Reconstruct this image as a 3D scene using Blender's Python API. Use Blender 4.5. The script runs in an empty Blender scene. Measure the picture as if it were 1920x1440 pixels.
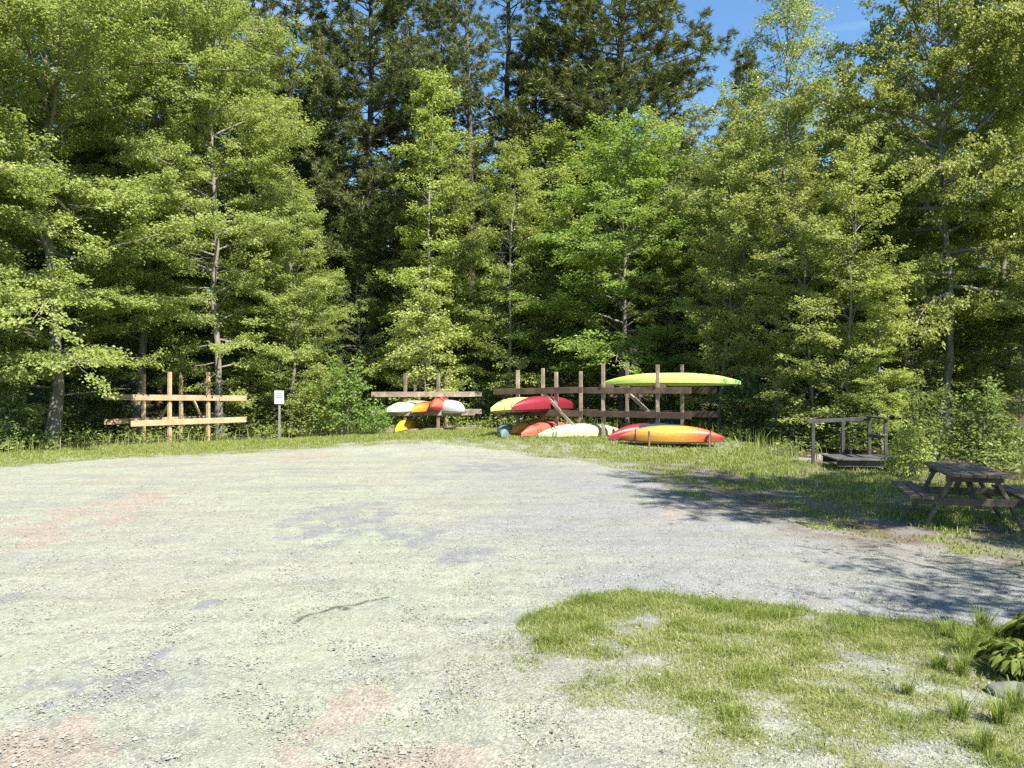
import bpy, math, random
import numpy as np
from mathutils import Vector, Matrix, noise as mnoise

# ------------------------------------------------------------------ camera, sky, sun
sc = bpy.context.scene
C = sc.collection
F, CX, HV, CH = 1450.0, 960.0, 732.0, 1.75
cam_d = bpy.data.cameras.new('camera'); cam = bpy.data.objects.new('camera', cam_d); C.objects.link(cam)
cam_d.sensor_width = 36.0; cam_d.lens = F / 1920.0 * 36.0
cam_d.clip_start = 0.05; cam_d.clip_end = 3000
cam.location = (0, 0, CH); cam.rotation_euler = (math.radians(90.474), 0, 0)
sc.camera = cam

SUN_AZ, SUN_EL = math.radians(137), math.radians(50)      # azimuth clockwise from +Y
sdir = Vector((math.sin(SUN_AZ) * math.cos(SUN_EL), math.cos(SUN_AZ) * math.cos(SUN_EL), math.sin(SUN_EL)))
w = bpy.data.worlds.new('World'); sc.world = w; w.use_nodes = True
nt = w.node_tree; bgn = nt.nodes['Background']
sky = nt.nodes.new('ShaderNodeTexSky'); sky.sky_type = 'NISHITA'; sky.sun_disc = False
sky.sun_elevation = SUN_EL; sky.sun_rotation = SUN_AZ
sky.air_density = 1.0; sky.dust_density = 0.2; sky.ozone_density = 2.0
tcw = nt.nodes.new('ShaderNodeTexCoord'); mpw = nt.nodes.new('ShaderNodeMapping')
mpw.inputs['Scale'].default_value = (1.2, 1.2, 7.0)
nzw = nt.nodes.new('ShaderNodeTexNoise'); nzw.inputs['Scale'].default_value = 2.2; nzw.inputs['Detail'].default_value = 6
rmw = nt.nodes.new('ShaderNodeValToRGB')
rmw.color_ramp.elements[0].position = 0.56; rmw.color_ramp.elements[0].color = (0, 0, 0, 1)
rmw.color_ramp.elements[1].position = 0.80; rmw.color_ramp.elements[1].color = (0.6, 0.6, 0.6, 1)
mxw = nt.nodes.new('ShaderNodeMixRGB'); mxw.inputs['Color2'].default_value = (7.5, 8.2, 9.0, 1)
nt.links.new(tcw.outputs['Generated'], mpw.inputs['Vector']); nt.links.new(mpw.outputs[0], nzw.inputs['Vector'])
nt.links.new(nzw.outputs['Fac'], rmw.inputs['Fac']); nt.links.new(rmw.outputs[0], mxw.inputs['Fac'])
tnw = nt.nodes.new('ShaderNodeMixRGB'); tnw.blend_type = 'MULTIPLY'; tnw.inputs[0].default_value = 1.0; tnw.inputs[2].default_value = (1.2, 1.55, 1.7, 1)
nt.links.new(sky.outputs[0], tnw.inputs[1]); nt.links.new(tnw.outputs[0], mxw.inputs['Color1']); nt.links.new(mxw.outputs[0], bgn.inputs['Color'])
bgn.inputs['Strength'].default_value = 0.050
sl = bpy.data.lights.new('sun', 'SUN'); sl.energy = 5.0; sl.angle = math.radians(0.53); sl.color = (1.0, 0.955, 0.87)
so = bpy.data.objects.new('sun', sl); C.objects.link(so)
so.rotation_euler = (-sdir).to_track_quat('-Z', 'Y').to_euler(); so.location = (20, -20, 40)
sc.view_settings.view_transform = 'Standard'; sc.view_settings.look = 'None'
sc.view_settings.exposure = 1.5; sc.view_settings.gamma = 1.0
cy = sc.cycles
cy.max_bounces = 8; cy.diffuse_bounces = 4; cy.glossy_bounces = 2; cy.transmission_bounces = 6; cy.transparent_max_bounces = 4
cy.use_denoising = False; cy.denoiser = 'OPENIMAGEDENOISE'
cy.sample_clamp_indirect = 4.0

# ------------------------------------------------------------------ helpers
def px(u, Y): return (u - CX) / F * Y
def at(u, v, Y): return Vector((px(u, Y), Y, CH - (v - HV) / F * Y))
def gp(u, v): Y = CH * F / (v - HV); return (px(u, Y), Y)
def sstep(a, b, x):
    t = np.clip((np.asarray(x, float) - a) / (b - a), 0, 1); return t * t * (3 - 2 * t)
def gz(x, y):
    x = np.asarray(x, float); y = np.asarray(y, float)
    z = 0.30 * sstep(20.2, 23.2, y) * sstep(-9, -2, x) * (1 - sstep(6.0, 9.5, x))
    z = z - 0.10 * np.exp(-((x - 6.6) / 2.6) ** 2 - ((y - 10.4) / 3.0) ** 2)
    z = z + 0.05 * np.clip(y - 33, 0, None) + 0.22 * np.clip(y - 44, 0, None)
    z = z + 0.012 * np.sin(x * 1.7 + y * 0.6) * np.sin(y * 1.1 - x * 0.4) + 0.006 * np.sin(x * 4.1 + 1) * np.sin(y * 3.7)
    return z
def G(x, y): return float(gz(x, y))

def tag(o, label=None, cat=None, group=None, kind=None):
    if label: o['label'] = label
    if cat: o['category'] = cat
    if group: o['group'] = group
    if kind: o['kind'] = kind
    return o
def thing(name, label, cat, loc=(0, 0, 0), rz=0.0, group=None):
    o = bpy.data.objects.new(name, None); C.objects.link(o)
    o.empty_display_size = 0.2; o.location = loc; o.rotation_euler = (0, 0, rz)
    return tag(o, label, cat, group)
def link_mesh(name, me, mat, parent=None):
    o = bpy.data.objects.new(name, me); C.objects.link(o)
    if mat and not me.materials: me.materials.append(mat)
    if parent: o.parent = parent
    return o
def np_mesh(name, V, Fc, attrs=None, smooth=False):
    V = np.ascontiguousarray(V, np.float32); Fc = np.ascontiguousarray(Fc, np.int32)
    me = bpy.data.meshes.new(name)
    k = Fc.shape[1]
    me.vertices.add(len(V)); me.vertices.foreach_set('co', V.ravel())
    me.loops.add(Fc.size); me.loops.foreach_set('vertex_index', Fc.ravel())
    me.polygons.add(len(Fc))
    me.polygons.foreach_set('loop_start', np.arange(0, Fc.size, k, dtype=np.int32))
    me.polygons.foreach_set('loop_total', np.full(len(Fc), k, np.int32))
    me.polygons.foreach_set('use_smooth', np.full(len(Fc), smooth, bool))
    for an, av in (attrs or {}).items():
        a = me.attributes.new(an, 'FLOAT', 'POINT'); a.data.foreach_set('value', np.ascontiguousarray(av, np.float32))
    me.update(calc_edges=True); me.validate()
    return me
class Bag:                                   # many quads into one numpy mesh
    def __init__(s): s.V = []; s.F = []; s.A = []; s.n = 0
    def add(s, V, Fc, A=None):
        V = np.asarray(V, float).reshape(-1, 3)
        s.V.append(V); s.F.append(np.asarray(Fc, int) + s.n); s.n += len(V)
        s.A.append(np.zeros(len(V)) if A is None else np.asarray(A, float))
    def mesh(s, name, smooth=False, attr='rnd'):
        return np_mesh(name, np.concatenate(s.V), np.concatenate(s.F), {attr: np.concatenate(s.A)}, smooth)
def tube(pts, rad, k=5):
    pts = np.asarray(pts, float); n = len(pts); rad = np.asarray(rad, float) * np.ones(n)
    t = np.gradient(pts, axis=0); t /= np.linalg.norm(t, axis=1)[:, None] + 1e-9
    ref = np.where(np.abs(t[:, 2:3]) > 0.9, np.array([[1., 0, 0]]), np.array([[0, 0, 1.]]))
    a = np.cross(t, ref); a /= np.linalg.norm(a, axis=1)[:, None] + 1e-9
    b = np.cross(t, a)
    th = np.arange(k) / k * 2 * np.pi
    V = pts[:, None, :] + rad[:, None, None] * (np.cos(th)[None, :, None] * a[:, None, :] + np.sin(th)[None, :, None] * b[:, None, :])
    i = np.arange(n - 1)[:, None] * k; j = np.arange(k)[None, :]; j2 = (j + 1) % k
    Fc = np.stack([i + j, i + j2, i + k + j2, i + k + j], -1).reshape(-1, 4)
    return V.reshape(-1, 3), Fc
def box_quads(bag, a, b, wx, wy, up=Vector((0, 0, 1)), bev=0.006, A=0.0):
    """a bevel-edged timber from a to b: wx wide (sideways), wy high"""
    a = Vector(a); b = Vector(b); d = (b - a).normalized()
    s = d.cross(up)
    if s.length < 1e-4: s = Vector((1, 0, 0))
    s.normalize(); u = s.cross(d).normalized()
    hx, hy = wx / 2, wy / 2; e = min(bev, hx * .4, hy * .4)
    prof = [(-hx + e, -hy), (hx - e, -hy), (hx, -hy + e), (hx, hy - e), (hx - e, hy), (-hx + e, hy), (-hx, hy - e), (-hx, -hy + e)]
    V = []; L = (b - a).length; ee = min(e, L * .3)
    for t, q in ((0, 1 - e / max(hx, hy)), (ee, 1), (L - ee, 1), (L, 1 - e / max(hx, hy))):
        for x, y in prof: V.append(a + d * t + s * x * q + u * y * q)
    Fc = []
    for r in range(3):
        for j in range(8): Fc.append((r * 8 + j, r * 8 + (j + 1) % 8, r * 8 + 8 + (j + 1) % 8, r * 8 + 8 + j))
    for o, rev in ((0, True), (24, False)):
        for q in ((0, 1, 2, 7), (7, 2, 3, 6), (6, 3, 4, 5)):
            q = [o + i for i in q]; Fc.append(tuple(reversed(q)) if rev else tuple(q))
    bag.add([tuple(v) for v in V], Fc, [A] * len(V))
def timber(name, a, b, wx, wy, mat, parent, up=Vector((0, 0, 1))):
    bag = Bag(); box_quads(bag, a, b, wx, wy, up, A=random.random())
    # world coordinates -> parent's local space
    o = link_mesh(name, bag.mesh(name), mat, parent)
    return o

# ------------------------------------------------------------------ materials
def new_mat(name):
    m = bpy.data.materials.new(name); m.use_nodes = True
    return m, m.node_tree.nodes, m.node_tree.links, m.node_tree.nodes['Principled BSDF']
def ramp(N, pts):
    r = N.new('ShaderNodeValToRGB'); e = r.color_ramp.elements
    while len(e) < len(pts): e.new(0.5)
    for x, (p, c) in zip(e, pts): x.position = p; x.color = (*c, 1)
    return r
def leaf_mat(name, cols, trans=0.35, tcol=1.25, rough=0.45, spec=0.35):
    m, N, L, B = new_mat(name)
    at_ = N.new('ShaderNodeAttribute'); at_.attribute_name = 'rnd'
    r = ramp(N, cols); L.new(at_.outputs['Fac'], r.inputs[0])
    oi = N.new('ShaderNodeObjectInfo')
    mul = N.new('ShaderNodeMixRGB'); mul.blend_type = 'MULTIPLY'; mul.inputs[0].default_value = 1
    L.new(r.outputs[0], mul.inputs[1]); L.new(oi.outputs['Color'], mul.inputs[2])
    L.new(mul.outputs[0], B.inputs['Base Color']); B.inputs['Roughness'].default_value = rough
    B.inputs['Specular IOR Level'].default_value = spec
    tr = N.new('ShaderNodeBsdfTranslucent')
    tm = N.new('ShaderNodeMixRGB'); tm.blend_type = 'MULTIPLY'; tm.inputs[0].default_value = 1
    tm.inputs[2].default_value = (tcol, tcol, tcol * .7, 1)
    L.new(mul.outputs[0], tm.inputs[1]); L.new(tm.outputs[0], tr.inputs[0])
    mx = N.new('ShaderNodeMixShader'); mx.inputs[0].default_value = trans
    L.new(B.outputs[0], mx.inputs[1]); L.new(tr.outputs[0], mx.inputs[2])
    L.new(mx.outputs[0], N['Material Output'].inputs[0])
    return m
M_leaf = leaf_mat('broad_leaves', [(0, (.15, .19, .05)), (.45, (.285, .335, .09)), (.8, (.385, .425, .13)), (1, (.52, .53, .22))], .48)
M_birchleaf = leaf_mat('birch_leaves', [(0, (.17, .21, .06)), (.5, (.29, .335, .105)), (1, (.44, .475, .18))], .46)
M_needle = leaf_mat('pine_needles', [(0, (.05, .068, .022)), (.55, (.145, .172, .052)), (.92, (.23, .25, .08)), (1, (.22, .17, .08))], .22, 1.0, .5, .3)
M_shrub = leaf_mat('shrub_leaves', [(0, (.10, .145, .04)), (.5, (.20, .25, .075)), (1, (.38, .41, .14))], .42)
M_grass = leaf_mat('grass_blades', [(0, (.13, .18, .03)), (.45, (.22, .26, .055)), (.75, (.33, .345, .13)), (1, (.46, .43, .25))], .34, 1.2, .5, .3)
M_hosta = leaf_mat('hosta_leaves', [(0, (.07, .10, .022)), (.6, (.14, .17, .035)), (1, (.24, .26, .07))], .3, 1.2, .65, .15)

def bark_mat(name, c1, c2, scale=6, stretch=.18):
    m, N, L, B = new_mat(name)
    tc = N.new('ShaderNodeTexCoord'); mp = N.new('ShaderNodeMapping'); mp.inputs['Scale'].default_value = (1, 1, stretch)
    nz = N.new('ShaderNodeTexNoise'); nz.inputs['Scale'].default_value = scale; nz.inputs['Detail'].default_value = 8; nz.inputs['Roughness'].default_value = .7
    r = ramp(N, [(.3, c1), (.7, c2)])
    L.new(tc.outputs['Object'], mp.inputs[0]); L.new(mp.outputs[0], nz.inputs['Vector']); L.new(nz.outputs['Fac'], r.inputs[0])
    L.new(r.outputs[0], B.inputs['Base Color']); B.inputs['Roughness'].default_value = .9
    bp = N.new('ShaderNodeBump'); bp.inputs['Strength'].default_value = .6; bp.inputs['Distance'].default_value = .03
    L.new(nz.outputs['Fac'], bp.inputs['Height']); L.new(bp.outputs[0], B.inputs['Normal'])
    return m
M_bark = bark_mat('grey_bark', (.075, .066, .052), (.29, .265, .21), 9)
M_pinebark = bark_mat('pine_bark', (.035, .028, .022), (.13, .105, .085), 8)
M_birchbark = bark_mat('birch_bark', (.16, .14, .11), (.46, .43, .37), 7, 1.6)

def wood_mat(name, c1, c2, c3):
    m, N, L, B = new_mat(name)
    tc = N.new('ShaderNodeTexCoord'); oi = N.new('ShaderNodeObjectInfo')
    ad = N.new('ShaderNodeVectorMath'); ad.operation = 'ADD'
    cb = N.new('ShaderNodeCombineXYZ'); sm = N.new('ShaderNodeMath'); sm.operation = 'MULTIPLY'; sm.inputs[1].default_value = 37
    L.new(oi.outputs['Random'], sm.inputs[0]); L.new(sm.outputs[0], cb.inputs[0]); L.new(sm.outputs[0], cb.inputs[2])
    L.new(tc.outputs['Object'], ad.inputs[0]); L.new(cb.outputs[0], ad.inputs[1])
    nz = N.new('ShaderNodeTexNoise'); nz.inputs['Scale'].default_value = 3.2; nz.inputs['Detail'].default_value = 8; nz.inputs['Roughness'].default_value = .65
    L.new(ad.outputs[0], nz.inputs['Vector'])
    n2 = N.new('ShaderNodeTexNoise'); n2.inputs['Scale'].default_value = 28; n2.inputs['Detail'].default_value = 4
    L.new(ad.outputs[0], n2.inputs['Vector'])
    r = ramp(N, [(.3, c1), (.5, c2), (.72, c3)]); L.new(nz.outputs['Fac'], r.inputs[0])
    r2 = ramp(N, [(.35, (.62, .6, .58)), (.65, (1.1, 1.1, 1.1))]); L.new(n2.outputs['Fac'], r2.inputs[0])
    mu = N.new('ShaderNodeMixRGB'); mu.blend_type = 'MULTIPLY'; mu.inputs[0].default_value = .8
    L.new(r.outputs[0], mu.inputs[1]); L.new(r2.outputs[0], mu.inputs[2])
    hv = N.new('ShaderNodeHueSaturation'); mr = N.new('ShaderNodeMapRange'); mr.inputs[3].default_value = .78; mr.inputs[4].default_value = 1.2
    L.new(oi.outputs['Random'], mr.inputs[0]); L.new(mr.outputs[0], hv.inputs['Value']); L.new(mu.outputs[0], hv.inputs['Color'])
    L.new(hv.outputs[0], B.inputs['Base Color']); B.inputs['Roughness'].default_value = .8
    bp = N.new('ShaderNodeBump'); bp.inputs['Strength'].default_value = .35; bp.inputs['Distance'].default_value = .01
    L.new(n2.outputs['Fac'], bp.inputs['Height']); L.new(bp.outputs[0], B.inputs['Normal'])
    return m
M_newwood = wood_mat('tan_lumber', (.30, .20, .11), (.44, .31, .18), (.52, .40, .25))
M_oldwood = wood_mat('weathered_lumber', (.14, .10, .072), (.255, .195, .142), (.39, .325, .25))
M_brownwood = wood_mat('brown_stained_lumber', (.11, .06, .035), (.19, .11, .065), (.28, .19, .12))
M_darkbeam = wood_mat('dark_brown_beam', (.045, .028, .018), (.085, .052, .032), (.15, .10, .065))  # much darker brown than the post lumber
M_greywood = wood_mat('grey_weathered_wood', (.10, .09, .085), (.19, .175, .16), (.30, .28, .25))
M_tablewood = wood_mat('table_wood', (.07, .05, .033), (.145, .108, .073), (.25, .20, .145))
M_shadedgrey = wood_mat('shaded_grey_wood', (.032, .03, .03), (.058, .054, .052), (.11, .102, .095))  # the grey wood again, darkened to paint the landing's tree shade

def plain_mat(name, col, rough=.5, spec=.5, metal=0):
    m, N, L, B = new_mat(name)
    nz = N.new('ShaderNodeTexNoise'); nz.inputs['Scale'].default_value = 9; nz.inputs['Detail'].default_value = 5
    tc = N.new('ShaderNodeTexCoord'); L.new(tc.outputs['Object'], nz.inputs['Vector'])
    r = ramp(N, [(.3, tuple(c * .82 for c in col)), (.7, tuple(min(1, c * 1.1) for c in col))]); L.new(nz.outputs['Fac'], r.inputs[0])
    L.new(r.outputs[0], B.inputs['Base Color']); B.inputs['Roughness'].default_value = rough
    B.inputs['Specular IOR Level'].default_value = spec; B.inputs['Metallic'].default_value = metal
    return m
def hull_mat(name, stops):
    m, N, L, B = new_mat(name)
    tc = N.new('ShaderNodeTexCoord'); sp = N.new('ShaderNodeSeparateXYZ'); L.new(tc.outputs['Generated'], sp.inputs[0])
    nz = N.new('ShaderNodeTexNoise'); nz.inputs['Scale'].default_value = 3; L.new(tc.outputs['Object'], nz.inputs['Vector'])
    ma = N.new('ShaderNodeMath'); ma.operation = 'MULTIPLY_ADD'; ma.inputs[1].default_value = .16; ma.inputs[2].default_value = -.08
    L.new(nz.outputs['Fac'], ma.inputs[0])
    ad = N.new('ShaderNodeMath'); L.new(sp.outputs['X'], ad.inputs[0]); L.new(ma.outputs[0], ad.inputs[1])
    r = ramp(N, stops); L.new(ad.outputs[0], r.inputs[0])
    n2 = N.new('ShaderNodeTexNoise'); n2.inputs['Scale'].default_value = 14; n2.inputs['Detail'].default_value = 6; L.new(tc.outputs['Object'], n2.inputs['Vector'])
    r2 = ramp(N, [(.35, (.8, .79, .76)), (.6, (1, 1, 1))]); L.new(n2.outputs['Fac'], r2.inputs[0])
    mu = N.new('ShaderNodeMixRGB'); mu.blend_type = 'MULTIPLY'; mu.inputs[0].default_value = .8
    L.new(r.outputs[0], mu.inputs[1]); L.new(r2.outputs[0], mu.inputs[2]); L.new(mu.outputs[0], B.inputs['Base Color'])
    B.inputs['Roughness'].default_value = .42; B.inputs['Specular IOR Level'].default_value = .4
    return m
M_black = plain_mat('black_plastic', (.02, .02, .022), .5)
M_white = plain_mat('white_sign_paint', (.42, .42, .44), .5)
M_signink = plain_mat('grey_sign_ink', (.16, .16, .19), .6)
M_steel = plain_mat('galvanised_steel', (.42, .42, .42), .5, .5, .3)
M_stone = plain_mat('grey_stone', (.15, .145, .13), .9)

# ground materials -------------------------------------------------
def ground_mat(name, kind):
    m, N, L, B = new_mat(name)
    tc = N.new('ShaderNodeTexCoord'); P = tc.outputs['Object']
    def noise_(s, d=6, r=.6, vec=None):
        n = N.new('ShaderNodeTexNoise'); n.inputs['Scale'].default_value = s; n.inputs['Detail'].default_value = d; n.inputs['Roughness'].default_value = r
        L.new(vec or P, n.inputs['Vector']); return n.outputs['Fac']
    def mixc(f, a, b, mode='MIX'):
        x = N.new('ShaderNodeMixRGB'); x.blend_type = mode
        for i, s in ((0, f), (1, a), (2, b)):
            if isinstance(s, (int, float)): x.inputs[i].default_value = s
            elif isinstance(s, tuple): x.inputs[i].default_value = (*s, 1)
            else: L.new(s, x.inputs[i])
        return x.outputs[0]
    def rmp(s, pts): r = ramp(N, pts); L.new(s, r.inputs[0]); return r.outputs[0]
    def attr(n): a = N.new('ShaderNodeAttribute'); a.attribute_name = n; return a.outputs['Fac']
    if kind in ('gravel', 'lawn'):
        base = mixc(rmp(noise_(.35, 4), [(.40, (0, 0, 0)), (.60, (1, 1, 1))]), (.268, .281, .212), (.280, .278, .220))
        base = mixc(attr('greyness'), base, (.222, .221, .224))                     # the driveway is fresher, greyer stone
        base = mixc(rmp(noise_(.8, 5, .65), [(.50, (0, 0, 0)), (.66, (.55, .55, .55))]), base, (.196, .196, .204))
        sandf = rmp(noise_(.55, 5, .7), [(.56, (0, 0, 0)), (.72, (.6, .6, .6))])
        base = mixc(sandf, base, (.235, .205, .155))
        # wheel-worn streaks
        mp = N.new('ShaderNodeMapping'); mp.inputs['Scale'].default_value = (.25, 2.6, 1); mp.inputs['Rotation'].default_value = (0, 0, .12); L.new(P, mp.inputs[0])
        base = mixc(rmp(noise_(1.0, 5, .65, mp.outputs[0]), [(.46, (0, 0, 0)), (.72, (.55, .55, .55))]), base, (.17, .168, .125))
        base = mixc(attr('sand'), base, (.285, .222, .182))
        base = mixc(attr('patch'), base, (.178, .178, .190))
        # stones
        v = N.new('ShaderNodeTexVoronoi'); v.inputs['Scale'].default_value = 60; L.new(P, v.inputs['Vector'])
        sp = N.new('ShaderNodeSeparateXYZ'); L.new(v.outputs['Color'], sp.inputs[0])
        st = rmp(sp.outputs[0], [(0, (.60, .60, .60)), (.25, (.86, .86, .86)), (.75, (1.0, 1.0, 1.0)), (1, (1.22, 1.22, 1.22))])
        base = mixc(.75, base, st, 'MULTIPLY')
        v3 = N.new('ShaderNodeTexVoronoi'); v3.inputs['Scale'].default_value = 145; L.new(P, v3.inputs['Vector'])
        sp3 = N.new('ShaderNodeSeparateXYZ'); L.new(v3.outputs['Color'], sp3.inputs[0])
        base = mixc(.7, base, rmp(sp3.outputs[0], [(0, (.55, .55, .54)), (.3, (.92, .92, .92)), (1, (1.12, 1.12, 1.12))]), 'MULTIPLY')
        v2 = N.new('ShaderNodeTexVoronoi'); v2.inputs['Scale'].default_value = 21; L.new(P, v2.inputs['Vector'])
        sp2 = N.new('ShaderNodeSeparateXYZ'); L.new(v2.outputs['Color'], sp2.inputs[0])
        base = mixc(rmp(sp2.outputs[1], [(.90, (0, 0, 0)), (.93, (.5, .5, .5))]), base, (.14, .138, .128))
        mo = noise_(7, 8, .75); base = mixc(.5, base, rmp(mo, [(.3, (.72, .72, .68)), (.55, (1.03, 1.03, 1.03))]), 'MULTIPLY')
        # thin scattered weeds and brown needles towards the grass, with bank shade painted in
        gs = attr('grass'); wn = noise_(5, 8, .8)
        ad = N.new('ShaderNodeMath'); ad.operation = 'MULTIPLY_ADD'; ad.inputs[1].default_value = .55; L.new(gs, ad.inputs[0]); L.new(wn, ad.inputs[2])
        base = mixc(rmp(ad.outputs[0], [(.78, (0, 0, 0)), (1.0, (.45, .45, .45))]), base, (.17, .175, .085))
        base = mixc(attr('litter_shade'), base, (.105, .072, .052))
        ck = attr('crack'); cn = N.new('ShaderNodeMath'); cn.operation = 'MULTIPLY_ADD'; cn.inputs[1].default_value = .034; L.new(noise_(14, 4), cn.inputs[0]); L.new(ck, cn.inputs[2])
        base = mixc(rmp(cn.outputs[0], [(.028, (1, 1, 1)), (.052, (0, 0, 0))]), base, (.075, .07, .055))
        trk = attr('track'); base = mixc(trk, base, (.215, .222, .165))
        h1 = noise_(110, 3); hs = mixc(.5, h1, v.outputs['Distance'])
        bd, bst = .018, .7
        hh = mixc(.16, hs, noise_(6, 8, .75))
        if kind == 'lawn':
            gr = mixc(rmp(noise_(2.2, 6, .7), [(.3, (0, 0, 0)), (.7, (1, 1, 1))]), (.115, .13, .045), (.17, .175, .08))
            gr = mixc(.8, gr, rmp(noise_(60, 4, .8), [(.3, (.5, .5, .5)), (.6, (1.1, 1.1, 1.1))]), 'MULTIPLY')
            sn = N.new('ShaderNodeMath'); sn.operation = 'MULTIPLY_ADD'; sn.inputs[1].default_value = .5; sn.inputs[2].default_value = -.25; L.new(noise_(12, 6, .8), sn.inputs[0])
            gg = N.new('ShaderNodeMath'); L.new(attr('grass'), gg.inputs[0]); L.new(sn.outputs[0], gg.inputs[1])
            base = mixc(rmp(gg.outputs[0], [(.30, (0, 0, 0)), (.80, (.9, .9, .9))]), base, gr)
    else:
        base = mixc(rmp(noise_(1.5, 7, .7), [(.35, (0, 0, 0)), (.65, (1, 1, 1))]), (.05, .042, .028), (.10, .085, .05))
        base = mixc(.8, base, rmp(noise_(30, 5, .8), [(.3, (.45, .45, .45)), (.65, (1.2, 1.2, 1.2))]), 'MULTIPLY')
        hh = noise_(18, 6, .8); bd, bst = .05, .9
    L.new(base, B.inputs['Base Color']); B.inputs['Roughness'].default_value = .95; B.inputs['Specular IOR Level'].default_value = .15
    bp = N.new('ShaderNodeBump'); bp.inputs['Strength'].default_value = bst; bp.inputs['Distance'].default_value = bd
    L.new(hh, bp.inputs['Height']); L.new(bp.outputs[0], B.inputs['Normal'])
    return m
M_gravel = ground_mat('gravel', 'gravel'); M_lawn = ground_mat('lawn_soil', 'lawn'); M_floor = ground_mat('forest_floor', 'floor')

# ------------------------------------------------------------------ the ground, one height field cut along its borders
def poly_xy(pts): return np.array([gp(u, v) for u, v in pts])
far_edge = [(-900, 990), (-400, 912), (0, 878), (200, 862), (400, 853), (560, 848), (800, 846), (950, 852), (1080, 864), (1170, 882), (1205, 903),
            (1300, 934), (1400, 962), (1500, 984), (1600, 1004), (1700, 1025), (1800, 1042), (1920, 1062), (2100, 1085), (2600, 1120)]
near_edge = [(985, 1900), (990, 1600), (1000, 1440), (985, 1330), (965, 1250), (955, 1195), (975, 1165), (1030, 1138), (1100, 1119), (1180, 1108), (1300, 1118),
             (1500, 1141), (1700, 1164), (1830, 1178), (1920, 1186), (2200, 1205), (2700, 1230)]
FE = np.array([gp(u, v) for u, v in far_edge]); NE = np.array([gp(u, v) for u, v in near_edge])
NEL = NE[:7]
lotP = np.concatenate([FE, [[9, 4.0]], NE[::-1], [[0.02, 1.0], [0.02, -6], [-30, -6]]])
lawnP = np.concatenate([NE, [[9, 1.0], [9, -4], [0.02, -4]]])
backE = [(-900, 905), (-300, 868), (0, 853), (190, 838), (400, 827), (560, 822), (700, 818)]
BE = [gp(u, v) for u, v in backE] + [(-3.0, 30.0), (1.0, 28.0), (5.0, 26.4), (7.2, 22.5), (7.3, 19.6), (8.4, 17.4), (9.6, 15.2), (11, 13.5), (14, 11.5), (22, 10)]
BE = np.array(BE)
vergeP = np.concatenate([FE, BE[::-1]])
pathP = np.array([gp(1470, 862), gp(1530, 853), gp(1600, 852), gp(1650, 868), gp(1600, 876), gp(1530, 871)])
def inside(P, x, y):
    c = np.zeros(x.shape, bool); n = len(P)
    for i in range(n):
        x0, y0 = P[i]; x1, y1 = P[(i + 1) % n]
        cond = (y0 > y) != (y1 > y)
        with np.errstate(divide='ignore', invalid='ignore'):
            xi = (x1 - x0) * (y - y0) / (y1 - y0 + 1e-12) + x0
        c ^= cond & (x < xi)
    return c
def dist_line(P, x, y):
    d = np.full(x.shape, 1e9)
    for i in range(len(P) - 1):
        a = P[i]; e = P[i + 1] - a; L2 = (e ** 2).sum()
        t = np.clip(((x - a[0]) * e[0] + (y - a[1]) * e[1]) / L2, 0, 1)
        d = np.minimum(d, np.hypot(x - a[0] - t * e[0], y - a[1] - t * e[1]))
    return d
_rs = np.random.RandomState(3)
_W = [(_rs.uniform(-1, 1, 2), _rs.uniform(0, 6.28)) for _ in range(48)]
def fnoise(x, y, f0=.6, octs=4, seed=0):
    r = np.zeros(np.shape(x)); k = seed * 7; amp = 1.0; f = f0; tot = 0
    for o in range(octs):
        for j in range(4):
            (d, ph) = _W[(k + o * 4 + j) % 48]; d = d / (np.hypot(*d) + 1e-6)
            r = r + amp * np.sin((x * d[0] + y * d[1]) * f * (1 + .35 * j) * 2.2 + ph * (1 + seed) + 1.3 * np.sin((x * d[1] - y * d[0]) * f * 1.7 + ph))
        tot += amp * 2; amp *= .6; f *= 2.1
    return r / tot
AY = -1.2
ys = np.exp(np.arange(math.log(1.6), math.log(80), .0062)); us = np.arange(-1.35, 1.3501, .0052)
YY, UU = np.meshgrid(ys, us, indexing='ij'); gx_ = YY * UU; gy_ = YY + AY
gzv = gz(gx_, gy_)
jx = gx_ + .26 * fnoise(gx_, gy_, 1.6, 3, 1); jy = gy_ + .16 * fnoise(gx_, gy_, 1.6, 3, 2)
def grass_density(x, y):
    """0..1 how much grass grows at a place"""
    n = fnoise(x, y, .9, 4, 3); n2 = fnoise(x, y, 2.4, 3, 4)
    d = np.zeros(np.shape(x))
    inl = inside(lawnP, x, y); dl = dist_line(NE, x, y)
    inner = np.clip(dl / .5, 0, 1)
    dens = .78 + .5 * n + .42 * n2 + .5 * np.exp(-dl / .5) * sstep(4.6, 5.6, y) - .42 * np.exp(-((x - .25) / 0.75) ** 2) * (1 - sstep(4.7, 5.6, y))
    dens = dens - .25 * np.exp(-((x - .9) / .9) ** 2 - ((y - 3.7) / .6) ** 2)
    dlf = dist_line(NEL, x, y) + .35 * n + .16; dens = dens * (.08 + .92 * sstep(.0, .5, dlf)) + 0 * y
    d = np.where(inl, dens, d)
    inv = inside(vergeP, x, y); df = dist_line(FE, x, y)
    dv = .55 + .3 * n + .3 * n2 + .25 * sstep(.3, 1.5, df)
    shade = inv & (x > 2.2) & (y < 18.5)
    dv = np.where(shade, .36 + .55 * n + .3 * n2 + .35 * sstep(1.0, 3.2, df), dv)
    d = np.where(inv, dv, d)
    return np.clip(d, 0, 1)
ing = inside(lotP, jx, jy); inl = inside(lawnP, jx, jy); inv = inside(vergeP, jx, jy); inp = inside(pathP, jx, jy)
cls = np.zeros(gx_.shape, int)            # 0 forest floor, 1 gravel, 2 lawn, 3 verge, 4 path
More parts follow.
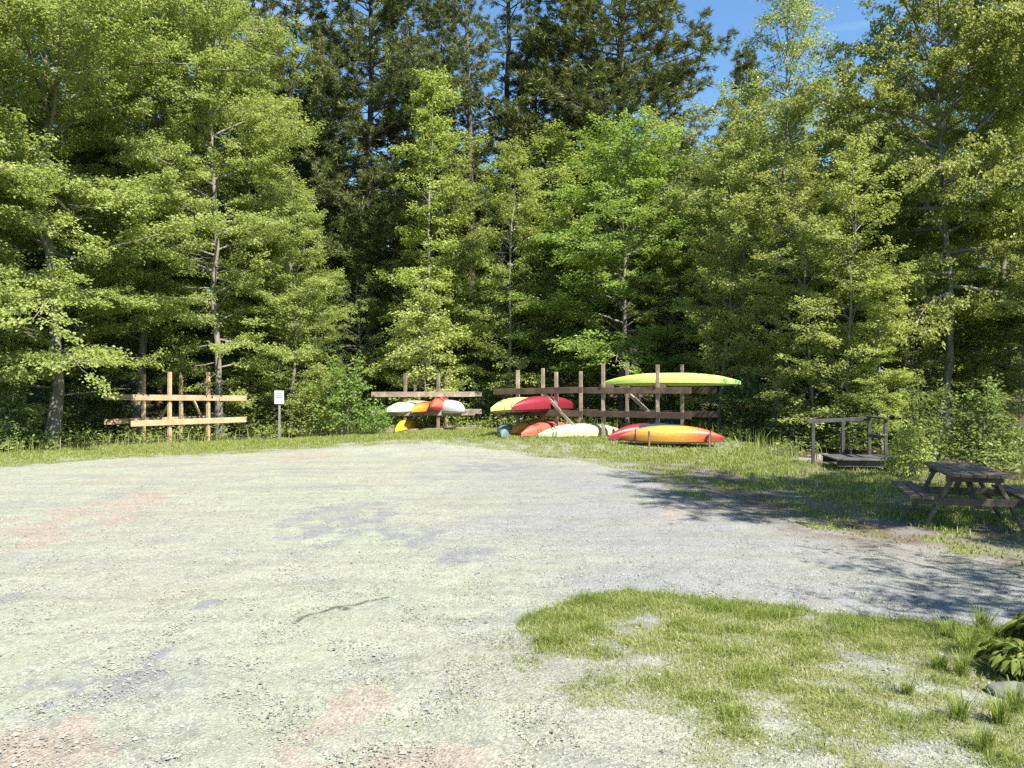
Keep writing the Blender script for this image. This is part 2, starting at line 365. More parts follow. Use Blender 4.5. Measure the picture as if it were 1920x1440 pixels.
cls[inv] = 3; cls[inl] = 2; cls[ing] = 1; cls[inp & ~ing] = 4
cls[(gy_ < 5) & (cls == 0)] = 1
near_d = np.minimum(dist_line(FE, gx_, gy_), dist_line(NE, gx_, gy_))
A_grass = grass_density(gx_, gy_)
A_grass = np.where(ing, np.clip(1 - near_d / .9, 0, 1) * .55, A_grass)
A_grey = sstep(-1.5, 1.6, gx_ + .10 * (gy_ - 8) + .9 * fnoise(gx_, gy_, .5, 3, 5)) * (1 - .7 * sstep(15, 20, gy_)) * sstep(4.4, 5.6, gy_) * .85
crk = np.array([gp(u, v) for u, v in [(553, 1167), (570, 1155), (600, 1147), (625, 1139), (650, 1137), (672, 1135), (690, 1127), (728, 1120)]])
A_crack = dist_line(crk, gx_, gy_)
A_crack = np.minimum(A_crack, dist_line(np.array([gp(636, 1138), gp(652, 1143)]), gx_, gy_) - .01)
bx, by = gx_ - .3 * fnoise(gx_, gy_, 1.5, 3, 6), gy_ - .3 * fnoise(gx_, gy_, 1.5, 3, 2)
A_litter_shade = np.clip(1.1 * np.exp(-((bx - 4.6) / 1.3) ** 2 - ((by - 11.6) / 1.1) ** 2) + .7 * np.exp(-((bx - 5.2) / 1.2) ** 2 - ((by - 9.2) / .7) ** 2), 0, .85) * (.6 + .5 * fnoise(gx_, gy_, 3, 3, 7))
A_litter_shade = np.clip(A_litter_shade, 0, 1)
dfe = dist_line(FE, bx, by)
A_litter_shade = np.maximum(A_litter_shade, np.where((gx_ > 2.0) & (gy_ < 19.5), np.where(ing, .75 * np.exp(-(dfe / .35)), .80 * sstep(0, .5, dfe) * (.55 + .6 * np.clip(fnoise(gx_, gy_, 1.1, 3, 2) + .4, 0, 1))), 0) * sstep(2.2, 3.4, gx_ + .3 * fnoise(gx_, gy_, 2, 3, 4)))  # brown ground cover on the bank, deepened to paint in tree shade
A_litter_shade = np.maximum(A_litter_shade, .18 * sstep(.25, .7, fnoise(gx_, gy_, .7, 4, 8)) * (gy_ < 5.4) * (np.abs(gx_ - .2) < 1.2))
def blob(u, v, ru, rv):
    (x0, y0), (x1, _), (_, y2) = gp(u, v), gp(u + ru, v), gp(u, v - rv)
    q = ((gx_ - x0) / abs(x1 - x0)) ** 2 + ((gy_ - y0) / abs(y2 - y0)) ** 2
    return np.exp(-q)
nzp = fnoise(gx_, gy_, 2.2, 4, 8); nzq = fnoise(gx_, gy_, 2.8, 4, 3)
A_sand = sum(blob(*b) for b in [(80, 1400, 170, 60), (640, 1370, 110, 90), (830, 1425, 150, 35), (100, 985, 150, 45), (270, 935, 60, 18), (1280, 960, 60, 18), (560, 858, 60, 8)])
A_sand = .66 * sstep(.35, .65, A_sand * (.8 + 1.0 * nzp))
A_patch = sum(blob(*b) for b in [(640, 970, 110, 35), (150, 1290, 120, 32), (300, 1225, 22, 16), (880, 1040, 70, 20), (285, 1265, 40, 12), (780, 1005, 50, 18), (385, 1132, 30, 10), (15, 1120, 22, 12), (920, 875, 90, 10)])
A_patch = .75 * sstep(.3, .6, A_patch * (.8 + 1.1 * nzq))
trk_lines = [[(330, 1500), (480, 1330), (600, 1210), (760, 1120), (1000, 1060), (1400, 1035), (1900, 1120)], [(-60, 1300), (200, 1130), (420, 1020), (700, 950), (1000, 915), (1200, 935), (1500, 1010), (1900, 1085)]]
A_track = np.zeros(gx_.shape)
for tl in trk_lines:
    dtk = dist_line(np.array([gp(u, v) for u, v in tl]), gx_ + .12 * nzq, gy_ + .12 * nzp)
    A_track = np.maximum(A_track, np.exp(-(dtk / .17) ** 2))
A_track *= .55 * (.7 + .6 * nzp)
A_track = np.clip(A_track, 0, .7)
# soft ruts where wheels turn
gzv = gzv + .012 * fnoise(gx_, gy_, 2.5, 3, 9) * (cls == 1)
nr, ncn = gx_.shape
idx = np.arange(nr * ncn).reshape(nr, ncn)
quads = np.stack([idx[:-1, :-1], idx[:-1, 1:], idx[1:, 1:], idx[1:, :-1]], -1).reshape(-1, 4)
qc = cls[:-1, :-1].ravel()
Vall = np.stack([gx_, gy_, gzv], -1).reshape(-1, 3)
def region(name, c, mat):
    q = quads[qc == c]; u_, inv_ = np.unique(q, return_inverse=True)
    at_ = dict(grass=A_grass.ravel()[u_], greyness=A_grey.ravel()[u_], crack=A_crack.ravel()[u_], sand=A_sand.ravel()[u_], patch=A_patch.ravel()[u_], track=A_track.ravel()[u_], litter_shade=A_litter_shade.ravel()[u_])
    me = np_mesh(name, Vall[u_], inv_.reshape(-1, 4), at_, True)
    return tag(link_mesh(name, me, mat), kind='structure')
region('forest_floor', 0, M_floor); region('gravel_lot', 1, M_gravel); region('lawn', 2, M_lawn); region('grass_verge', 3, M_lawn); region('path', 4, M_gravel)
big = Bag(); n = 24; R = np.linspace(-1500, 1500, n); bxg, byg = np.meshgrid(R, R, indexing='ij'); i2 = np.arange(n * n).reshape(n, n)
big.add(np.stack([bxg, byg, np.full_like(bxg, -.35)], -1), np.stack([i2[:-1, :-1], i2[1:, :-1], i2[1:, 1:], i2[:-1, 1:]], -1).reshape(-1, 4))
tag(link_mesh('ground', big.mesh('ground'), M_floor), kind='structure')

# ------------------------------------------------------------------ grass blades and loose stones (stuff)
def blades(name, x, y, h, wid, rng, mat, lean=.5, dry=None):
    n = len(x); z = gz(x, y) - .004
    az = rng.uniform(0, 2 * np.pi, n); ln = np.abs(rng.normal(0, lean, n)); la = rng.uniform(0, 2 * np.pi, n)
    b = np.stack([x, y, z], -1); s = np.stack([np.cos(az), np.sin(az), 0 * az], -1) * (wid / 2)[:, None]
    l = np.stack([np.cos(la), np.sin(la), 0 * la], -1) * (h * ln)[:, None]
    up = np.array([0, 0, 1.])[None]
    m = b + up * (h * .55)[:, None] + l * .3; t = b + up * (h / np.sqrt(1 + ln ** 2))[:, None] + l
    V = np.stack([b - s, b + s, m + s * .75, m - s * .75, t + s * .12, t - s * .12], 1).reshape(-1, 3)
    k = np.arange(n)[:, None] * 6
    Fc = np.concatenate([k + [[0, 1, 2, 3]], k + [[3, 2, 4, 5]]], 0)
    r = np.clip(rng.normal(.45, .22, n) if dry is None else dry, 0, 1)
    return np_mesh(name, V, Fc, {'rnd': np.repeat(r, 6)})
rng = np.random.RandomState(11)
def scatter(xr, yr, n, power=1.0):
    return rng.uniform(*xr, n), rng.uniform(*yr, n)
x, y = scatter((-.6, 6.5), (1.8, 7.2), 620000)
g = grass_density(x, y); keep = (rng.uniform(0, 1, len(x)) < np.clip(g - .12, 0, 1) ** 1.3 * .9) & inside(lawnP, x + .1 * fnoise(x, y, 2, 3, 1), y + .1 * fnoise(x, y, 2, 3, 2)) & (np.abs(x) < .78 * (y + .6))
x, y, g = x[keep], y[keep], g[keep]
tuft = np.clip(fnoise(x, y, 3.2, 3, 6) + .55 * np.exp(-((x - 3.3) / .9) ** 2 - ((y - 4.7) / .9) ** 2), -.5, 1.2)
h = (.012 + .017 * g + .036 * np.clip(tuft, 0, 1) + .03 * np.exp(-dist_line(NE, x, y) / .3) * sstep(4.8, 5.6, y)) * rng.uniform(.5, 1.5, len(x))
dry = rng.normal(.62, .2, len(x)) - .30 * np.clip(tuft, -.5, 1) - .35 * np.exp(-dist_line(NE, x, y) / .35)
tag(link_mesh('lawn_grass', blades('lawn_grass', x, y, h, rng.uniform(.0028, .0055, len(x)), rng, M_grass, 1.0, dry), M_grass), 'short patchy lawn grass at the lower right of the gravel lot', 'grass', kind='stuff')
# thin sprouts on the gravel beside the lawn and along the lot's border
x, y = scatter((-3, 6.5), (2.0, 9), 110000)
dn = np.minimum(dist_line(NE, x, y), dist_line(FE, x, y)); keep = inside(lotP, x, y) & (rng.uniform(0, 1, len(x)) < .8 * np.exp(-dn / .45) * np.clip(fnoise(x, y, 1.6, 3, 5) + .35, 0, 1))
x, y = x[keep], y[keep]
tag(link_mesh('weed_sprouts', blades('weed_sprouts', x, y, rng.uniform(.012, .04, len(x)), rng.uniform(.003, .006, len(x)), rng, M_grass, .9), M_grass), 'thin grass sprouts in the gravel along the lawn edge', 'grass', kind='stuff')
x, y = scatter((-19, 16), (7, 31), 900000)
g = grass_density(x, y); keep = (rng.uniform(0, 1, len(x)) < np.clip(g, 0, 1) ** 1.2 * .62) & ~inside(pathP, x, y) & inside(vergeP, x + .2 * fnoise(x, y, 1.6, 3, 1), y + .2 * fnoise(x, y, 1.6, 3, 2)) & (np.abs(x) < .75 * (y + 1))
x, y, g = x[keep], y[keep], g[keep]
back = sstep(.2, 2.5, dist_line(FE, x, y)); h = (.04 + .055 * back) * rng.uniform(.5, 1.5, len(x)) * (.7 + .5 * np.clip(fnoise(x, y, 1.5, 3, 4), -.5, 1))
h = np.maximum(h, .02)
tag(link_mesh('verge_grass', blades('verge_grass', x, y, h, rng.uniform(.012, .022, len(x)), rng, M_grass, .5, rng.normal(.42, .2, len(x))), M_grass), 'grass verge growing between the gravel lot and the trees', 'grass', kind='stuff')
# loose stones
def stones(n, ymax, rng):
    Y = 2.4 * np.exp(rng.uniform(0, 1, n) ** .8 * math.log(ymax / 2.4)); X = Y * rng.uniform(-.76, .76, n)
    k = inside(lotP, X, Y) | (inside(lawnP, X, Y) & (rng.uniform(0, 1, n) < .8)); X, Y = X[k], Y[k]; n = len(X)
    r = np.clip(rng.lognormal(-5.35, .42, n), .003, .022)
    o = np.array([[1, 0, 0], [0, 1, 0], [-1, 0, 0], [0, -1, 0], [0, 0, .75], [0, 0, -.5]], float)
    V = o[None] * r[:, None, None] * rng.uniform(.65, 1.35, (n, 6, 1)); a = rng.uniform(0, 6.28, n)
    c, s = np.cos(a)[:, None], np.sin(a)[:, None]
    V = np.stack([V[..., 0] * c - V[..., 1] * s, V[..., 0] * s + V[..., 1] * c, V[..., 2]], -1) + np.stack([X, Y, gz(X, Y) + .25 * r], -1)[:, None]
    f = np.array([[0, 1, 4], [1, 2, 4], [2, 3, 4], [3, 0, 4], [1, 0, 5], [2, 1, 5], [3, 2, 5], [0, 3, 5]])
    return np_mesh('loose_stones', V.reshape(-1, 3), (np.arange(n)[:, None, None] * 6 + f[None]).reshape(-1, 3), {'rnd': np.repeat(rng.uniform(0, 1, n), 6)})
ms, N_, L_, B_ = new_mat('loose_stone')
a_ = N_.new('ShaderNodeAttribute'); a_.attribute_name = 'rnd'
r_ = ramp(N_, [(0, (.09, .087, .075)), (.25, (.17, .17, .145)), (.75, (.235, .235, .19)), (1, (.30, .30, .26))]); L_.new(a_.outputs['Fac'], r_.inputs[0]); L_.new(r_.outputs[0], B_.inputs['Base Color']); B_.inputs['Roughness'].default_value = .9
tag(link_mesh('loose_stones', stones(95000, 15, rng), ms), 'loose pale gravel stones scattered over the parking lot', 'gravel', kind='stuff')

# ------------------------------------------------------------------ trees
def leaves_quads(P, D, Nn, Lg, Wd, rng, fold=.18):
    D = D / (np.linalg.norm(D, axis=1)[:, None] + 1e-9)
    Nn = Nn - (Nn * D).sum(1)[:, None] * D; Nn /= np.linalg.norm(Nn, axis=1)[:, None] + 1e-9
    S = np.cross(Nn, D)
    a = P; t = P + D * Lg[:, None] - Nn * (.12 * Lg)[:, None]; m = P + D * (Lg * .45)[:, None] + Nn * (fold * Wd)[:, None]
    V = np.stack([a, m + S * (Wd / 2)[:, None], t, m - S * (Wd / 2)[:, None]], 1)
    return V.reshape(-1, 3), np.arange(len(P) * 4).reshape(-1, 4)
def rot_z(d, a):
    c, s = math.cos(a), math.sin(a); return np.array([d[0] * c - d[1] * s, d[0] * s + d[1] * c, d[2]])
def unit(d): return d / (np.linalg.norm(d) + 1e-9)
def foliage_from_twigs(tw, per, leaf, rng, bag, tilt=.55, spread=.07, droop=.25, outw=.65):
    T = np.array([t[0] for t in tw]); D = np.array([t[1] for t in tw]); Lt = np.array([t[2] for t in tw])
    k = np.repeat(np.arange(len(T)), per); n = len(k); u = rng.uniform(.05, 1.05, n)
    P = T[k] + D[k] * (Lt[k] * u)[:, None] + rng.normal(0, spread, (n, 3)) * np.array([1, 1, .6])
    a = rng.uniform(-1.4, 1.4, n); d = D[k]
    d = np.stack([d[:, 0] * np.cos(a) - d[:, 1] * np.sin(a), d[:, 0] * np.sin(a) + d[:, 1] * np.cos(a), d[:, 2] * .4 - droop + rng.normal(0, .3, n)], -1)
    out = P * np.array([1, 1, 0]); out /= np.linalg.norm(out, axis=1)[:, None] + .3
    Nn = np.array([0, 0, 1.])[None] + outw * out + rng.normal(0, tilt, (n, 3))
    Lg = leaf * rng.uniform(.65, 1.35, n); Wd = Lg * rng.uniform(.6, .85, n)
    V, Fc = leaves_quads(P, d, Nn, Lg, Wd, rng)
    tr = rng.uniform(0, 1, len(T))[k]                            # whole sprays share a tone
    A = np.clip(.25 * tr + .35 * rng.uniform(0, 1, n) + .2 + .1 * rng.normal(0, 1, n), 0, 1)
    bag.add(V, Fc, np.repeat(A, 4))
def broadleaf(seed, H, R, base=.12, limbs=46, leaf=.11, per=13, lo=.05, hi=1.0, prof=None, trunk=.16, lean=(0, 0), flat=.55, stems=1, sub=2.6, tw=5.0, tilt=.75, droop=.25, bow=.15, bare=.10, spread=.10, outw=.65, tz_=.26):
    rng = np.random.RandomState(seed); wood = Bag(); lf = Bag(); tw_ = []
    prof = prof or (lambda t: (math.sin(math.pi * min(1, max(0, t)) ** .72)) ** .7 * .9 + .12)
    for st in range(stems):
        Hs = H * (1 if st == 0 else rng.uniform(.6, .92)); az0 = rng.uniform(0, 6.28); off = np.array([math.cos(az0), math.sin(az0), 0]) * (0 if stems == 1 else R * .12)
        sl_ = np.array([math.cos(az0), math.sin(az0)]) * (0 if stems == 1 else rng.uniform(.1, .35) * R)
        n = 12; tz = np.linspace(0, 1, n); wob = np.cumsum(rng.normal(0, .012 * H, (n, 2)), 0); wob -= wob[0]
        tp = np.stack([off[0] + wob[:, 0] * .5 + (lean[0] + sl_[0]) * tz ** 1.3, off[1] + wob[:, 1] * .5 + (lean[1] + sl_[1]) * tz ** 1.3, tz * Hs * .97], -1)
        tp[0, 2] = -.25
        wood.add(*tube(tp, trunk / (1 if stems == 1 else 1.6) * (1 - .88 * tz) * (1 + .5 * np.exp(-tz * 25)), 8))
        nl = max(3, limbs // stems)
        for i in range(nl):
            q = ((i + .5) / nl); t = base + (1 - base) * q ** .95
            p = np.array([np.interp(t, tz, tp[:, c]) for c in range(3)])
            az = i * 2.399 + rng.normal(0, .35) + st; L = R * prof(q) * rng.uniform(.62, 1.2) / (1 if stems == 1 else 1.3); L = max(L, .25 * R * .5)
            el = lo + (hi - lo) * q + rng.normal(0, .24)
            d = np.array([math.cos(az) * math.cos(el), math.sin(az) * math.cos(el), math.sin(el)])
            m = 7; pts = [p]; dd = d.copy()
            for s in range(m):
                dd = unit(dd + np.array([0, 0, -bow / m * (1 + s * .25)]) + rng.normal(0, .06, 3)); pts.append(pts[-1] + dd * L / m)
            pts = np.array(pts); wood.add(*tube(pts, np.linspace(max(.012, L * .015), .006, m + 1), 4))
            bare_l = q < .55 and rng.uniform() < bare
            ns = max(3, int(L * sub))
            for s in range(ns):
                f = .18 + .82 * (s + rng.uniform(0, 1)) / ns; f = min(f, 1)
                sp = np.array([np.interp(f * m, np.arange(m + 1), pts[:, c]) for c in range(3)])
                ld = unit(pts[min(m, int(f * m) + 1)] - pts[max(0, int(f * m) - 1)])
                sd = rot_z(ld, (1 if s % 2 else -1) * rng.uniform(.45, 1.15)); sd[2] = sd[2] * flat + rng.normal(0, .16 + .22 * q); sd = unit(sd)
                sl2 = max(.22, L * .42 * (1 - .55 * f) * rng.uniform(.6, 1.25))
                se = sp + sd * sl2 + np.array([0, 0, -.04 * sl2])
                if sl2 > .45: wood.add(*tube(np.array([sp, (sp + se) / 2 + rng.normal(0, .03, 3), se]), np.array([.008, .006, .004]), 3))
                if bare_l: wood.add(*tube(np.array([sp, se]), np.array([.007, .003]), 3)); continue
                nt_ = max(2, int(sl2 * tw))
                for k in range(nt_):
                    g = .15 + .85 * (k + rng.uniform(0, 1)) / nt_
                    td = rot_z(sd, (1 if k % 2 else -1) * rng.uniform(.3, 1.1)); td[2] = td[2] * .6 + rng.normal(0, tz_)
                    tw_.append((sp + (se - sp) * g, unit(td), rng.uniform(.18, .42) * (1 + .2 * (L > 2))))
                tw_.append((se, sd, .3))
    foliage_from_twigs(tw_, per, leaf, rng, lf, tilt, spread, droop, outw)
    return wood, lf
def pine(seed, H, R, base=.25, step=.55, nb=5, tuft=9, nl=.17, nw=.017, trunk=.2, dens=1.0, prof=None, dead=True, tufts=3):
    rng = np.random.RandomState(seed); wood = Bag(); lf = Bag()
    n = 14; tz = np.linspace(0, 1, n); wob = np.cumsum(rng.normal(0, .004 * H, (n, 2)), 0); wob -= wob[0]
    tp = np.stack([wob[:, 0], wob[:, 1], tz * H], -1); tp[0, 2] = -.3
    wood.add(*tube(tp, trunk * (1 - .9 * tz) * (1 + .3 * np.exp(-tz * 25)), 8))
    prof = prof or (lambda q: (1 - q) ** .75 * (.55 + .45 * min(1, q * 5)) + .06)
    TP = []; TD = []
    z = base * H; k = 0
    if dead:
        for _ in range(int(base * H * 2.2)):
            zz = rng.uniform(.1 * H, base * H * 1.1); az = rng.uniform(0, 6.28); L = rng.uniform(.4, 1.6)
            p = np.array([np.interp(zz / H, tz, tp[:, 0]), np.interp(zz / H, tz, tp[:, 1]), zz]); d = np.array([math.cos(az), math.sin(az), rng.uniform(-.25, .1)])
            wood.add(*tube(np.array([p, p + d * L * .5 + rng.normal(0, .04, 3), p + d * L]), np.array([.018, .012, .005]), 3))
    while z < H * .985:
        q = (z / H - base) / (1 - base); nbr = nb if rng.uniform() < .8 else nb - 1
        for b in range(nbr):
            if rng.uniform() > dens: continue
            az = (b / nbr) * 6.283 + k * .9 + rng.normal(0, .25); L = R * prof(q) * rng.uniform(.6, 1.2)
            el = .02 + .55 * q + rng.normal(0, .12); p = np.array([np.interp(z / H, tz, tp[:, 0]), np.interp(z / H, tz, tp[:, 1]), z + rng.normal(0, .12)])
            d = np.array([math.cos(az) * math.cos(el), math.sin(az) * math.cos(el), math.sin(el)]); m = 6; pts = [p]; dd = d
            for s in range(m): dd = unit(dd + np.array([0, 0, -.05 + .05 * s]) + rng.normal(0, .05, 3)); pts.append(pts[-1] + dd * L / m)
            pts = np.array(pts); wood.add(*tube(pts, np.linspace(max(.014, L * .014), .006, m + 1), 4))
            ns = max(3, int(L * 4.2))
            for s in range(ns):
                f = .25 + .75 * (s + rng.uniform()) / ns; sp = np.array([np.interp(f * m, np.arange(m + 1), pts[:, c]) for c in range(3)])
                sd = rot_z(dd, (1 if s % 2 else -1) * rng.uniform(.35, 1.1)); sd[2] = .12 + rng.normal(0, .15); sd = unit(sd); sl2 = max(.2, L * .36 * (1 - .5 * f) * rng.uniform(.6, 1.2))
                se = sp + sd * sl2
                if sl2 > .5: wood.add(*tube(np.array([sp, se]), np.array([.008, .004]), 3))
                ntf = max(2, int(sl2 * 4.0 * tufts / 3))
                for t in range(ntf):
                    g = .3 + .7 * (t + rng.uniform()) / ntf; TP.append(sp + (se - sp) * g + rng.normal(0, .05, 3)); TD.append(unit(sd + rng.normal(0, .35, 3) + np.array([0, 0, .3])))
        z += step * rng.uniform(.7, 1.3) * (1 - .35 * q); k += 1
    TP = np.array(TP); TD = np.array(TD); kk = np.repeat(np.arange(len(TP)), tuft); n = len(kk)
    D = TD[kk] + rng.normal(0, .62, (n, 3)); Nn = rng.normal(0, 1, (n, 3)) + np.array([0, 0, .8]); Lg = nl * rng.uniform(.7, 1.3, n)
    V, Fc = leaves_quads(TP[kk] + rng.normal(0, .03, (n, 3)), D, Nn, Lg, np.full(n, nw) * rng.uniform(.8, 1.4, n), rng, .1)
    tone = rng.uniform(0, 1, len(TP))[kk]; A = np.clip(.45 * tone + .45 * rng.uniform(0, 1, n) + .04, 0, 1)
    lf.add(V, Fc, np.repeat(A, 4))
    return wood, lf
PROTO = {}
def proto(key, gen, bark, leafm):
    w_, l_ = gen; PROTO[key] = (w_.mesh(key + '_trunk', True), l_.mesh(key + '_crown'), bark, leafm)
proto('maple_wide', broadleaf(1, 20, 4.8, .05, 92, .088, 34, -.08, .95, trunk=.18, sub=3.0, tw=5.6), M_bark, M_leaf)
proto('maple_tall', broadleaf(2, 21, 3.7, .07, 92, .086, 34, -.02, 1.0, trunk=.15, sub=3.2, tw=5.6), M_bark, M_leaf)
proto('maple_round', broadleaf(3, 11.5, 3.2, .08, 62, .088, 34, .05, 1.2, trunk=.11, sub=3.1, prof=lambda t: math.sin(math.pi * (t * .74 + .18)) ** .5), M_bark, M_leaf)
proto('slender', broadleaf(4, 12, 2.0, .09, 56, .082, 32, .25, 1.25, trunk=.08, sub=3.8, tw=6, prof=lambda t: (math.sin(math.pi * (t * .76 + .19)) ** .55) * (.8 + .3 * math.sin(11 * t))), M_bark, M_leaf)
proto('slender_open', broadleaf(14, 12, 2.3, .08, 50, .085, 26, .3, 1.2, trunk=.07, sub=3.4, tw=5.5, tilt=.9, prof=lambda t: math.sin(math.pi * (t * .72 + .2)) ** .5), M_bark, M_birchleaf)
proto('birch', broadleaf(5, 15.5, 2.5, .14, 70, .075, 28, .3, 1.2, trunk=.12, lean=(.5, 0), sub=3.6, tw=5.5, tilt=.9, droop=.5, bow=.5), M_birchbark, M_birchleaf)
proto('shade', broadleaf(6, 14, 5.2, .27, 56, .115, 24, .0, 1.05, trunk=.18, sub=2.8, prof=lambda t: math.sin(math.pi * (t * .78 + .2)) ** .55), M_bark, M_leaf)
proto('roadside', broadleaf(16, 9.5, 2.4, .48, 20, .10, 12, .1, 1.0, trunk=.09, sub=2.6), M_bark, M_leaf)
proto('sapling', broadleaf(7, 4.6, 1.5, .06, 36, .095, 22, .0, 1.0, trunk=.035, sub=4.0), M_bark, M_shrub)
proto('sapling_tall', broadleaf(8, 7.5, 1.9, .04, 46, .095, 24, .0, 1.1, trunk=.05, sub=3.8), M_bark, M_shrub)
proto('shrub', broadleaf(9, 1.9, 1.05, .05, 34, .085, 11, .4, 1.35, trunk=.02, stems=6, sub=4.2, tw=7, tilt=1.1, outw=.25, bare=0, spread=.07, prof=lambda t: .5 + .5 * abs(math.sin(9 * t + 1))), M_bark, M_shrub)
proto('shrub_low', broadleaf(10, 1.1, .9, .04, 32, .075, 10, .3, 1.3, trunk=.018, stems=7, sub=5, tw=8, tilt=1.1, outw=.25, bare=0, spread=.06, prof=lambda t: .5 + .5 * abs(math.sin(9 * t + 1))), M_bark, M_shrub)
proto('pine_full', pine(21, 24, 3.7, .24, .50, 6, 23, .20, .026, dens=.9, tufts=5.5), M_pinebark, M_needle)
proto('pine_mid', pine(22, 22, 2.9, .28, .60, 5, 23, .20, .026, dens=.84, tufts=5.5), M_pinebark, M_needle)
proto('pine_bare', pine(23, 23, 2.8, .52, .80, 4, 20, .19, .025, dens=.75, tufts=4.5), M_pinebark, M_needle)
proto('pine_young', pine(24, 15, 2.5, .18, .44, 5, 22, .20, .026, trunk=.12, tufts=5.5), M_pinebark, M_needle)
print({k: (len(v[0].polygons), len(v[1].polygons)) for k, v in PROTO.items()})
def plant(key, name, label, cat, u, Y, H=None, rz=0.0, tint=(1, 1, 1), group=None, wide=1.0, x=None):
    X = px(u, Y) if x is None else x
    wm, lm, bark, leafm = PROTO[key]
    h0 = max(v.co.z for v in wm.vertices); s = 1.0 if H is None else H / h0
    r = thing(name, label, cat, (X, Y, G(X, Y)), rz, group); r.scale = (s * wide, s * wide, s)
    t = link_mesh('trunk' if 'shrub' not in key else 'stems', wm, bark, r)
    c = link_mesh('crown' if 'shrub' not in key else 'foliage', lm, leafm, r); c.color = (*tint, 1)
    return r
YG = (.99, 1.0, 1.0); OL = (.93, .92, .95); BR = (.80, .96, .72); DK = (.66, .74, .75)  # crown tints; DK paints understory shade into the leaf colour
T = 'forest edge trees'
